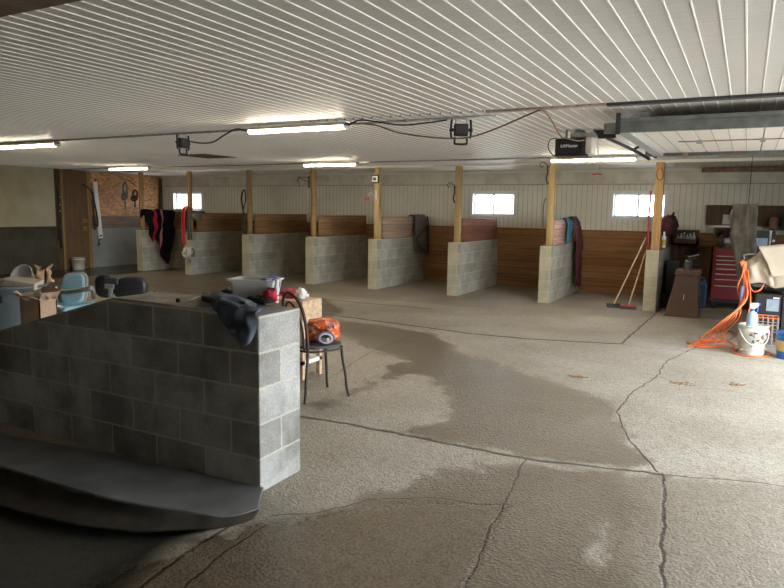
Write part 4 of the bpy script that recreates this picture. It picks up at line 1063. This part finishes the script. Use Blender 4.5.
# black chair
pc = W(128, 287, 1, 4.9)
t = thing('salon_chair', 'black padded chair with grey bracket and metal armrest behind the half wall', 'chair', (pc.x, pc.y, 0))
rx = Vector((math.cos(.45), math.sin(.45), 0)); up_ = Vector((.1, 0, 1))
rpad(W(131, 288, 1, 4.9), rx, up_, .36, .26, .12, 'backrest', 'vinyl_black', t, k=.75)
rpad(W(105, 286, 1, 4.75), rx, Vector((-.05, 0, 1)), .19, .25, .10, 'headrest', 'vinyl_black', t, k=.7)
c = W(111, 281, 1, 4.68)
obj('bracket', MB().obox(c, (.15, .03, .07), (0, .06, .45)), 'charcoal', t, bevel=.012)
obj('bracket_plate', MB().obox(W(109.5, 286.5, 1, 4.66), (.10, .02, .05), (0, .06, .45)), 'galv', t, bevel=.005)
obj('bracket_stem', MB().obox(W(110.5, 293, 1, 4.66), (.04, .02, .09), (0, .06, .45)), 'galv', t, bevel=.004)
obj('armrest', MB().tube([W(143, 296, 1, 4.6), W(150, 293.5, 1, 4.6), W(157, 293, 1, 4.6)], .018, 8), 'chrome', t, smooth=True)
obj('seat', MB().box(pc.x-.25, pc.x+.25, pc.y-.12, pc.y+.36, .40, .52), 'vinyl_black', t, bevel=.04)
obj('pedestal', MB().lathe([(.26, 0), (.26, .03), (.05, .06), (.05, .40)], (pc.x, pc.y+.1, 0), 24), 'chrome', t, smooth=True)

# ------------------------------------------------------------------ brooms
def broom(head, tip, hw, mt_head, label, ang=0.2):
    head, tip = Vector(head), Vector(tip); t = thing('push_broom', label, 'broom', head)
    obj('handle', MB().cyl(head+Vector((0, 0, .05)), tip, .013, n=10), 'handle_wood', t)
    obj('block', MB().obox(head+Vector((0, 0, .055)), (hw, .06, .03), (0, 0, ang)), mt_head, t, bevel=.006)
    mb = MB(); mb.obox(head+Vector((0, 0, .022)), (hw*.97, .075, .045), (0, 0, ang)); obj('bristles', mb, 'charcoal', t)
xw = px0[0]-.03
broom(W(613.5, 307.5, 2, 0), (xw, 11.74, 1.22), .24, 'black', 'push broom with a black head, left of the two brooms')
broom(W(628, 309, 2, 0), (xw, 11.80, .96), .26, 'red', 'push broom with a red head lying beside the black broom')

# things on P0 top
zt = BH+.032; xx = px0[0]
def bottle(c, r, h, mt, capm, label, lab=None, group=None):
    c = Vector(c); t = thing('bottle', label, 'bottle', c, group)
    obj('flask', MB().lathe([(r*.2, 0), (r*.95, 0), (r, .01), (r, h*.62), (r*.85, h*.70), (r*.4, h*.78), (r*.38, h*.86), (r*.1, h*.86)], tuple(c), 18), mt, t, smooth=True)
    obj('cap', MB().cyl(c+Vector((0, 0, h*.85)), c+Vector((0, 0, h)), r*.42), capm, t)
    if lab: obj('sticker', MB().lathe([(r*1.01, h*.15), (r*1.03, h*.16), (r*1.03, h*.5), (r*1.01, h*.51)], tuple(c), 18), lab, t)
bottle((xx+.22, 12.0, BH+.032), .035, .27, 'white', 'white', 'tall bottle with a yellow label on the partition beside the orange post', 'yellow')
bottle((xx+.18, 12.25, zt), .04, .22, 'blue_dark', 'black', 'dark bottle behind the yellow labelled one')
bottle((xx+.19, 12.48, zt), .04, .24, 'bin_grey', 'violet', 'blue grey bottle with a violet cap, farthest right on the partition')
t = thing('duffel_bag', 'dark maroon bag resting high on the partition behind the bottles', 'bag', (xx+.12, 13.2, 1.24))
obj('sack', MB().blob((xx+.17, 13.15, 1.40), (.16, .42, .19), 20, .35, 3), 'maroon', t, smooth=True)
obj('carry_strap', MB().tube([(xx+.2, 12.9, 1.5), (xx+.25, 13.1, 1.64), (xx+.2, 13.4, 1.5)], .015, 6), 'leather', t, smooth=True)

# parts shelf right of P0
sx0, sx1 = W(673, 245, 1, 13.4).x, W(697, 245, 1, 13.4).x
t = thing('parts_shelf', 'dark hanging shelf crowded with small white jars right of the bottles', 'shelf', ((sx0+sx1)/2, 13.6, 1.08))
mb = MB(); mb.box(sx0, sx1, 13.35, 13.86, 1.05, 1.08); mb.box(sx0, sx0+.02, 13.35, 13.86, 1.05, 1.30); mb.box(sx1-.02, sx1, 13.35, 13.86, 1.05, 1.18); mb.box(sx0, sx1, 13.84, 13.86, 1.05, 1.32); mb.box(sx0, sx1, 13.35, 13.37, 1.05, 1.16)
obj('case', mb, 'ply_dark', t)
for k in range(6):
    c = (sx0+.07+k*(sx1-sx0-.14)/5, 13.45+.05*(k % 2), 1.08)
    bottle(c, .028, .16+.02*((k*7) % 3), 'white_dirty' if k % 2 else 'galv', 'white', 'small white jar in the dark hanging shelf', group='small jars in the hanging shelf')
o = obj('plywood_sheet', MB().box(-1.1, -.55, 13.80, 13.86, 0, 1.0), 'ply', origin=(-.8, 13.8, 0)); tag(o, 'brown plywood sheet leaning on the back wall beside the red tool chest', 'board')
# brown wedge box
t = thing('wedge_bin', 'brown bin with one sloping side and a lipped top', 'bin', (-.8, 11.4, 0))
a, b_, c_, d_ = W(664, 314, 1, 11.2), W(698, 317, 1, 11.2), W(698.5, 276, 1, 11.2), W(676, 276, 1, 11.2)
obj('body', MB().prism([(a.x, 0), (b_.x, 0), (c_.x, c_.z), (d_.x, c_.z)], 1, 11.2, 11.75), 'brown_box', t, bevel=.008)
obj('lid', MB().box(d_.x-.02, c_.x+.025, 11.17, 11.78, c_.z, c_.z+.07), 'brown_box', t, bevel=.015)
mk = W(683.5, 297, 1, 11.19)
obj('white_mark', MB().prism([(mk.x-.006, mk.z-.045), (mk.x+.004, mk.z-.045), (mk.x+.008, mk.z+.03), (mk.x-.003, mk.z+.05), (mk.x+.001, mk.z+.02)], 1, 11.192, 11.2), 'white', t)
obj('white_mark', MB().box(mk.x-.035, mk.x+.03, 11.193, 11.2, mk.z-.075, mk.z-.068), 'canvas_old', t)
# clutter behind the bin
t = thing('engine_part', 'dark tangled machine part standing on the brown bin', 'machine part', (-.75, 11.6, .8))
rnd = random.Random(8); zb_ = c_.z+.07
obj('core', MB().cyl((-.78, 11.5, zb_), (-.78, 11.5, zb_+.16), .07, .05), 'charcoal', t)
for k in range(7):
    a = rnd.uniform(0, 6.28); obj('fin', MB().tube([(-.78, 11.5, zb_+.08+.02*k), (-.78+.10*math.cos(a), 11.5+.1*math.sin(a), zb_+.05+.03*k), (-.78+.15*math.cos(a+.4), 11.5+.12*math.sin(a+.4), zb_+.03+.035*k)], .011, 6), 'steel' if k % 3 == 0 else 'charcoal', t, smooth=True)
o = obj('black_case', MB().box(-1.19, -.98, 12.3, 12.9, .25, .82), 'black', bevel=.02, origin=(-1.08, 12.6, .2)); tag(o, 'black case standing between the partition and the brown bin', 'case')
o = obj('shop_crate', MB().box(-1.22, -.95, 12.25, 12.95, 0, .25), 'charcoal', bevel=.01, origin=(-1.08, 12.6, 0)); tag(o, 'dark crate under the black case', 'crate')
t = thing('water_jug', 'dark blue plastic jug on the floor between bin and tool chest', 'jug', (-.66, 12.7, 0))
obj('tank', MB().box(-.76, -.52, 12.55, 12.85, 0, .45), 'blue_dark', t, bevel=.04)
obj('grip', MB().tube([(-.72, 12.6, .44), (-.72, 12.6, .52), (-.58, 12.6, .52), (-.58, 12.6, .44)], .014, 8), 'blue', t, smooth=True)

# red tool chest
cx0, cx1, cy0, cy1 = -.47, .22, 12.6, 13.1
t = thing('tool_chest', 'dark red rolling tool chest with silver drawer pulls', 'tool chest', ((cx0+cx1)/2, 12.85, 0))
zt_ = 1.04; obj('cabinet', MB().box(cx0, cx1, cy0+.02, cy1, .18, zt_), 'chest_red', t, bevel=.008)
z = .22
for k, hh in enumerate((.20, .11, .09, .09, .08, .07, .07)):
    d = obj('drawer', MB().box(cx0+.04, cx1-.04, cy0, cy0+.03, z, z+hh-.008), 'chest_red', t, bevel=.003)
    obj('drawer_pull', MB().box(cx0+.05, cx1-.05, cy0-.012, cy0+.001, z+hh-.026, z+hh-.012), 'chrome', d)
    z += hh
for sx in (cx0+.06, cx1-.06):
    for sy in (cy0+.07, cy1-.07): obj('caster', MB().cyl((sx-.02, sy, .06), (sx+.02, sy, .06), .06), 'black', t)
obj('caster_frame', MB().box(cx0+.02, cx1-.02, cy0+.03, cy1-.03, .11, .18), 'black', t)
t = thing('bench_grinder', 'dark bench grinder on top of the red tool chest', 'grinder', (-.2, 12.8, zt_))
obj('motor', MB().cyl((-.33, 12.8, zt_+.12), (-.08, 12.8, zt_+.12), .065), 'galv', t, bevel=.01)
for s in (-.38, -.03): obj('wheel_guard', MB().cyl((s-.03, 12.8, zt_+.12), (s+.03, 12.8, zt_+.12), .095), 'charcoal', t, bevel=.006)
obj('foot', MB().box(-.3, -.11, 12.72, 12.88, zt_, zt_+.06), 'charcoal', t)
obj('plate', MB().box(-.25, -.16, 12.725, 12.735, zt_+.08, zt_+.13), 'bluish', t)
# box on wall over chest, and plywood shelf panel
p, q = W(707, 205, 1, 13.86), W(706, 225, 1, 13.86)
t = thing('wall_board', 'brown plywood panel mounted high on the back wall above the tool chest', 'board', (.3, 13.86, 1.6))
obj('sheet', MB().box(p.x, XR-.3, 13.83, 13.90, q.z, p.z), 'ply_dark', t)
obj('metal_bracket', MB().box(W(723, 215, 1, 13.82).x, W(735, 215, 1, 13.82).x, 13.80, 13.83, q.z+.02, q.z+.2), 'galv', t)
c = W(732, 220, 1, 13.7)
tb = thing('spray_bottle', 'white spray bottle hanging in front of the plywood panel', 'bottle', c)
obj('flask', MB().lathe([(.01, 0), (.04, 0), (.04, .13), (.02, .18), (.016, .2)], tuple(c), 18), 'white_dirty', tb, smooth=True)
obj('trigger_head', MB().box(c.x-.03, c.x+.04, c.y-.015, c.y+.015, c.z+.2, c.z+.26), 'black', tb, bevel=.006)
a, b_ = W(714, 227, 1, 13.5), W(735, 239, 1, 13.5)
t = thing('small_cabinet', 'small open cabinet below the plywood panel', 'cabinet', ((a.x+b_.x)/2, 13.6, b_.z))
mb = MB(); mb.box(a.x, b_.x, 13.5, 13.86, a.z-.02, a.z); mb.box(a.x, b_.x, 13.5, 13.86, b_.z, b_.z+.02); mb.box(a.x, a.x+.02, 13.5, 13.86, b_.z, a.z); mb.box(b_.x-.02, b_.x, 13.5, 13.86, b_.z, a.z); mb.box(a.x, b_.x, 13.8, 13.84, b_.z, a.z)
obj('carcass', mb, 'board_side', t); obj('top_strip', MB().box(a.x-.01, b_.x+.02, 13.47, 13.5, a.z-.005, a.z+.03), 'cream', t)
crumple('glove', ((a.x+b_.x)/2, 13.58, b_.z+.075), (.06, .05, .055), 'maroon', 'dark reddish glove lying in the small cabinet', 'glove', .9, 3)
# tall old canvas hanging
R = []
for k in range(9):
    u = k/8
    a, b_, c_ = W(733+24*u, 204, 1, 11.6), W(731+26*u, 235, 1, 11.55), W(735+20*u, 262, 1, 11.5)
    d_ = W(739+12*u, 285, 1, 11.5)
    off = .12*math.sin(u*math.pi)+.05*math.sin(u*12)
    R.append([Vector((p_.x, p_.y-off, p_.z)) for p_ in (a, b_, c_, d_)])
o = cloth('canvas_tarp', R, 'canvas_old', 'dusty brown canvas hanging from the ceiling rod in front of the tool chest', 'tarp', .03, 4, 5, th=.012)
cord('tarp_line', [(.0, 11.55, 1.76), (.0, 11.55, H)], .006, 'black', 'line holding the dusty canvas up to the ceiling', 'line', sub=1)

# right workbench with canvas
bx0_, by0_ = .12, 9.62
t = thing('workbench', 'dark metal workbench at the right edge, covered with a beige canvas', 'workbench', (.7, 10.0, 0))
obj('bench_top', MB().box(bx0_, 1.5, by0_, 10.4, .70, .745), 'charcoal', t, bevel=.005)
for a in ((bx0_+.02, 10.36), (.50, by0_+.03), (1.46, by0_+.03), (1.46, 10.36)): obj('leg', MB().box(a[0]-.025, a[0]+.025, a[1]-.025, a[1]+.025, 0, .70), 'black', t)
obj('lower_shelf', MB().box(bx0_, 1.5, by0_+.02, 10.4, .14, .17), 'charcoal', t)
o = obj('black_tote', MB().box(bx0_+.04, .47, by0_+.03, 10.1, .17, .62), 'black', bevel=.02, origin=(bx0_+.2, 9.9, .17)); tag(o, 'large black tote on the lower shelf of the workbench', 'tote')
lb = W(773, 302, 1, by0_+.02)
o.select_set(False)
q = obj('paper_label', MB().box(lb.x-.07, lb.x+.07, by0_+.02, by0_+.03, lb.z-.12, lb.z+.03), 'dull_blue', o); q['label'] = 'pale blue grey label on the tote'
obj('paper_label', MB().box(lb.x+.0, lb.x+.07, by0_+.018, by0_+.03, lb.z+.04, lb.z+.06), 'paper', o)
# canvas-wrapped machine on the bench
a, b_ = W(753, 249, 1, by0_), W(784, 246, 1, by0_)
o = obj('wooden_box', MB().box(bx0_+.06, 1.3, by0_+.08, 10.3, .745, 1.10), 'ply', origin=(.6, 10, .745)); tag(o, 'boxy machine hidden under the beige canvas', 'box')
R = []
for k in range(12):
    u = k/11; X = .05+.60*u+.9*max(0, u-.55)
    zt2 = 1.14+.05*u+.015*math.sin(u*16); low = .73+.03*math.sin(u*9)+.02*u
    if u < .12: zt2 -= .08
    R.append([(X+.05, 10.3, 1.0), (X+.04, 10.0, zt2-.01), (X+.03, by0_+.14, zt2), (X+.02, by0_-.01, zt2-.06), (X, by0_-.06-.02*math.sin(k*2.3), .95), (X+.01, by0_-.07-.03*math.sin(k*2.1), low+.12), (X+.02, by0_-.04, low)])
R.insert(0, [(.10, 10.3, .98), (.06, 10.05, 1.0), (.02, 9.8, 1.0), (.0, by0_+.1, .98), (-.01, by0_+.06, .9), (.0, by0_+.05, .8), (.03, by0_+.05, .70)])
cloth('canvas_cover', R, 'canvas', 'beige canvas cover draped over the workbench at the right edge', 'cover', .035, 14, 6, nv=40, nu=50, th=.008)
R = [[Vector((.30+.75*u, by0_-.10-.015*math.sin(u*9), 1.21-.02*v if v < .2 else 1.20-.50*v+.06*u)) + Vector((0, .16*(1-v*2.5) if v < .4 else 0, .0)) for v in (0, .15, .4, .7, 1)] for u in (0, .2, .4, .6, .8, 1)]
yf = by0_-.12
FL = [[W(759+41*u, 246.5-2.5*u, 1, yf+.14), W(759.5+41*u, 247.5-2.5*u, 1, yf), W(764+36*u, 258-2.5*u, 1, yf-.01), W(769+31*u, 270-3*u, 1, yf-.015), W(771.5+29*u, 277-4*u, 1, yf-.01)] for u in (0, .25, .5, .75, 1)]
cv = [q for q in C.objects if q.name.startswith('canvas_cover')][0]
fo = cloth('folded_flap', FL, 'canvas', None, None, .012, 3, 7, nv=20, nu=16, th=.008, parent=cv); fo['label'] = 'straight-edged folded layer on top of the cover'
# toolbox behind, drill press shapes
c = W(764, 243, 1, 12.6)
t = thing('grey_toolbox', 'dark grey box with a bright metal front standing above the beige canvas', 'toolbox', (c.x, 12.7, .9))
obj('shell', MB().box(c.x-.15, c.x+.16, 12.6, 12.95, 1.0, 1.36), 'charcoal', t, bevel=.01)
obj('front_panel', MB().box(c.x-.12, c.x+.05, 12.585, 12.602, 1.10, 1.24), 'bluish', t)
obj('side_rail', MB().box(c.x+.07, c.x+.10, 12.58, 12.602, 1.05, 1.36), 'chrome', t)
obj('dial', MB().cyl((c.x+.135, 12.58, 1.2), (c.x+.135, 12.6, 1.2), .025), 'chrome', t)
t = thing('steel_cabinet', 'dark cabinet under the grey box behind the workbench', 'cabinet', (.8, 12.8, 0))
obj('carcass', MB().box(.32, 1.7, 12.5, 13.3, 0, 1.0), 'charcoal', t, bevel=.01)
obj('door', MB().box(.36, .98, 12.48, 12.5, .05, .95), 'black', t)
obj('door', MB().box(1.02, 1.66, 12.48, 12.5, .05, .95), 'black', t)
rnd = random.Random(5)
lab_ = ['rusty tin on the shelf above the dark cabinet', 'black canister next to the rusty tin', 'brown jar right of the black canister', 'dark crate at the right edge under the plywood panel']
o = obj('wall_shelf', MB().box(.35, 1.7, 13.45, 13.83, 1.36, 1.385), 'ply_dark', origin=(.9, 13.6, 1.36)); tag(o, 'dark wall shelf under the plywood panel at the right', 'shelf')
for k, (dx, w_, h_, m_) in enumerate(((.42, .07, .20, 'rust'), (.58, .06, .26, 'black'), (.72, .06, .16, 'ply'), (.95, .12, .3, 'charcoal'))):
    o = obj(('tin', 'canister', 'jar', 'crate')[k], MB().lathe([(.02, 0), (w_, 0), (w_, h_*.8), (w_*.8, h_*.9), (w_*.8, h_), (.02, h_)], (dx, 13.6, 1.385), 16) if k < 3 else MB().box(dx-w_, dx+w_, 13.48, 13.75, 1.385, 1.385+h_), m_, origin=(dx, 13.6, 1.385)); tag(o, lab_[k], ('tin', 'canister', 'jar', 'crate')[k])
# wire basket
wx0, wx1, wy = W(753, 320, 1, 9.45).x, W(778, 320, 1, 9.45).x, 9.25
t = thing('wire_basket', 'wire basket with orange rim standing behind the white bucket', 'basket', ((wx0+wx1)/2, 9.35, 0))
mb = MB()
def wire(p, q): mb.tube([p, q], .005, 5, 1)
zb0, zb1 = 0.02, .36
for k in range(6):
    xx_ = wx0+(wx1-wx0)*k/5; wire((xx_, wy, zb0), (xx_, wy, zb1)); wire((xx_, wy+.25, zb0), (xx_, wy+.25, zb1)); wire((xx_, wy, zb0), (xx_, wy+.25, zb0))
for k in range(4):
    z_ = zb0+(zb1-zb0)*k/4
    for (p, q) in (((wx0, wy), (wx1, wy)), ((wx0, wy+.25), (wx1, wy+.25)), ((wx0, wy), (wx0, wy+.25)), ((wx1, wy), (wx1, wy+.25))): wire((*p, z_), (*q, z_))
obj('wire_grid', mb, 'galv', t)
obj('rim', MB().tube([(wx0, wy, zb1), (wx1, wy, zb1), (wx1, wy+.25, zb1), (wx0, wy+.25, zb1)], .008, 6, 1, closed=True), 'orange', t)

# white bucket with spray bottle
b0 = W(751, 356, 2, 0); b0 = Vector((b0.x, b0.y+.15, 0)); br_, bh = .155, .345
t = bucket(b0, br_, bh, 'white paint-smeared bucket with spray bottle in it, ringed by orange cord')
obj('lid', MB().lathe([(.01, bh-.03), (br_*.95, bh-.03), (br_*.96, bh-.015), (.01, bh-.015)], tuple(b0), 32), 'white_dirty', t, smooth=False)
def onb(deg, z, r=None):
    a = math.radians(deg); r = r or br_*(.86+.14*z/bh)+.003
    return b0+Vector((math.cos(a)*r, math.sin(a)*r, z))
obj('bail', MB().tube([onb(-150, bh*.86, br_*1.05), onb(-130, bh*.66, br_*1.08), onb(-100, bh*.42, br_*1.1), onb(-60, bh*.36, br_*1.1), onb(-25, bh*.55, br_*1.1), onb(-5, bh*.86, br_*1.05)], .007, 6), 'white', t, smooth=True)
rnd = random.Random(2)
for k in range(16):
    d_, z_ = rnd.uniform(-140, -20), rnd.uniform(.05, .27)
    c_ = onb(d_, z_); o = obj('paint_smear', MB().blob(tuple(c_), (.012+rnd.random()*.012, .012, .008+rnd.random()*.016), 8, .8, k), ('bin_grey', 'galv', 'rust', 'canvas')[k % 4] if z_ > .12 else ('rust', 'canvas')[k % 2], t, smooth=True)
sb = b0+Vector((-.02, -.06, bh-.015))
t = thing('spray_bottle', 'clear blue spray bottle with blue trigger standing on the white bucket', 'bottle', sb)
obj('flask', MB().lathe([(.01, 0), (.050, 0), (.055, .01), (.055, .13), (.047, .16), (.022, .18), (.018, .19)], tuple(sb), 22), 'bluish', t, smooth=True)
obj('collar', MB().cyl(sb+Vector((0, 0, .185)), sb+Vector((0, 0, .21)), .021), 'blue', t)
obj('trigger_head', MB().prism([(sb.x-.03, sb.z+.21), (sb.x+.02, sb.z+.21), (sb.x+.06, sb.z+.25), (sb.x+.055, sb.z+.28), (sb.x-.03, sb.z+.275)], 1, sb.y-.014, sb.y+.014), 'white', t, bevel=.005)
obj('trigger', MB().tube([sb+Vector((.035, 0, .25)), sb+Vector((.05, 0, .215)), sb+Vector((.045, 0, .17))], .008, 6), 'blue', t, smooth=True)
obj('nozzle', MB().box(sb.x+.05, sb.x+.075, sb.y-.012, sb.y+.012, sb.z+.25, sb.z+.28), 'blue', t)
# blue pail
b1 = W(789, 360, 2, 0)+Vector((0, .1, 0)); b1 = Vector((b1.x, b1.y, 0))
t = bucket(b1, .14, .30, 'blue pail with a golden label at the right edge', 'blue')
obj('wrap_label', MB().lathe([(.128, .09), (.132, .09), (.142, .21), (.138, .21)], tuple(b1), 32), 'label_gold', t)
obj('lid', MB().lathe([(.01, .292), (.138, .292), (.138, .303), (.01, .303)], tuple(b1), 28), 'blue', t)
obj('spout_cap', MB().cyl(b1+Vector((-.03, -.04, .30)), b1+Vector((-.03, -.04, .335)), .025), 'paper', t)

# orange extension cord
t = thing('extension_cord', 'bright orange extension cord hanging from the canvas and coiled on the floor', 'cord', (-.15, 9.1, 0))
hk = W(744, 260, 1, 9.2)
yb_ = 9.2
for k in range(6):
    e = random.Random(k)
    top = hk+Vector((.012*(k-3), .01*k, -.01*abs(k-2)))
    mid = W(745-.8*(k % 3)+1.2*(k//2), 280, 1, yb_); low_ = W(741+1.2*k-(k % 2)*2, 301, 1, yb_-.02*k)
    fl_ = W(739-4.2*k, 317+1.5*k, 1, 9.1-.03*k); gr = W(728-4*k, 341+.6*k, 2, .012); en = W(702-3*k, 341+1*k, 2, .012)
    obj('strand', MB().tube([top, mid, low_, fl_, W(728-5.5*k, 329+2.0*k, 2, .08), gr if k % 2 else W(720-6*k, 338+k, 2, .013), en], .0085, 7, 6), 'orange', t, smooth=True)
obj('hanging_loop', MB().tube([W(744, 264, 1, yb_), W(742, 276, 1, yb_-.05), W(738.5, 283, 1, yb_-.05), W(738, 292, 1, yb_-.05), W(741, 301, 1, yb_-.05), W(743, 305, 1, yb_-.05)], .0085, 7), 'orange', t, smooth=True)
obj('hanging_loop', MB().tube([W(748, 270, 1, yb_), W(749, 283, 1, yb_-.05), W(753, 291, 1, yb_-.08), W(760, 290, 1, yb_-.08), W(764, 284, 1, yb_-.02)], .0085, 7), 'orange', t, smooth=True)
obj('hanging_loop', MB().tube([W(747, 272, 1, yb_), W(750, 290, 1, yb_), W(750, 306, 1, yb_), W(744, 330, 1, 9.1)], .0085, 7), 'orange', t, smooth=True)
fp = lambda L_: [W(a, b, 2, .012) for a, b in L_]
obj('floor_coil', MB().tube(fp([(687, 342), (696, 346), (710, 347), (724, 346), (735, 348), (731, 342), (719, 340), (703, 341), (694, 341)]), .0085, 7, 6), 'orange', t, smooth=True)
obj('floor_coil', MB().tube(fp([(700, 338), (712, 333), (728, 331), (736, 335), (728, 340), (712, 343), (703, 341)]), .0085, 7, 6), 'rust', t, smooth=True)
obj('floor_coil', MB().tube([b0+Vector((math.cos(a)*(.19+.02*math.sin(a*2)), math.sin(a)*(.19+.01*a), .012)) for a in np.linspace(2.2, 7.6, 16)]+fp([(772, 341)])+[W(768, 330, 1, 9.05), W(772, 325, 1, 9.1)], .0085, 7, 4), 'orange', t, smooth=True)
obj('connector', MB().tube([W(742.5, 286, 1, yb_-.08), W(741.5, 291, 1, yb_-.08), W(740.5, 298, 1, yb_-.08)], .026, 10, 2), 'plug', t, smooth=True)['label'] = 'blue grey plug connector'
o = obj('cord_hook', MB().tube([hk+Vector((0, .02, .0)), hk+Vector((0, 0, .03)), hk+Vector((0, .1, .06)), hk+Vector((.15, .42, .06))], .008, 6), 'steel', smooth=True, origin=hk); tag(o, 'steel hook carrying the orange cord', 'hook')

# straw and dirt clumps on the floor
rnd = random.Random(12)
def clump(px, py, s, n, label):
    c = W(px, py, 2, 0); mb = MB()
    for k in range(n):
        a = rnd.uniform(0, 6.28); r = s*math.sqrt(rnd.random()); l = rnd.uniform(.015, .05)
        p = c+Vector((math.cos(a)*r, math.sin(a)*r*.7, .004)); q = rnd.uniform(0, 6.28)
        mb.tube([p, p+Vector((math.cos(q)*l, math.sin(q)*l, rnd.uniform(0, .012)))], .0035, 4, 1)
    o = obj('straw_litter', mb, 'kraft', origin=c); tag(o, label, 'straw', kind='stuff')
clump(577, 377, .07, 40, 'small clump of straw on the floor beyond the wet patch')
clump(736, 385, .05, 30, 'dark straw clump on the floor near the right edge')
clump(683, 384, .10, 26, 'thin scatter of straw on the pale floor')

# ------------------------------------------------------------------ light
w = bpy.data.worlds.new('world'); sc.world = w; w.use_nodes = True
nt = w.node_tree; bg = nt.nodes['Background']
tc = nt.nodes.new('ShaderNodeTexCoord'); sp = nt.nodes.new('ShaderNodeSeparateXYZ'); L(nt, tc.outputs['Generated'], sp.inputs[0])
col = ramp(nt, sp.outputs[2], [(.0, (.90, .945, 1.0)), (.6, (.84, .92, 1.0))]); L(nt, col, bg.inputs['Color'])
bg.inputs['Strength'].default_value = 15
def portal(loc, rot, sx, sy):
    l = bpy.data.lights.new('sky_portal', 'AREA'); l.shape = 'RECTANGLE'; l.size = sx; l.size_y = sy
    o = bpy.data.objects.new('sky_portal', l); C.objects.link(o); o.location = loc; o.rotation_euler = rot
    l.cycles.is_portal = True
portal((XR+.1, (YD0+YD1)/2, ZD/2), (0, math.pi/2, 0), ZD, YD1-YD0)
portal((XR+.1, 3.95, 1.075), (0, math.pi/2, 0), 2.15, 2.1)  # sky through the added second opening
for a, b_ in wins: portal(((a+b_)/2, YB+.22, (WZ0+WZ1)/2), (-math.pi/2, 0, 0), b_-a, WZ1-WZ0)
sc.view_settings.view_transform = 'Standard'; sc.view_settings.look = 'None'; sc.view_settings.gamma = 1; sc.view_settings.use_curve_mapping = False
sc.view_settings.exposure = 0.12
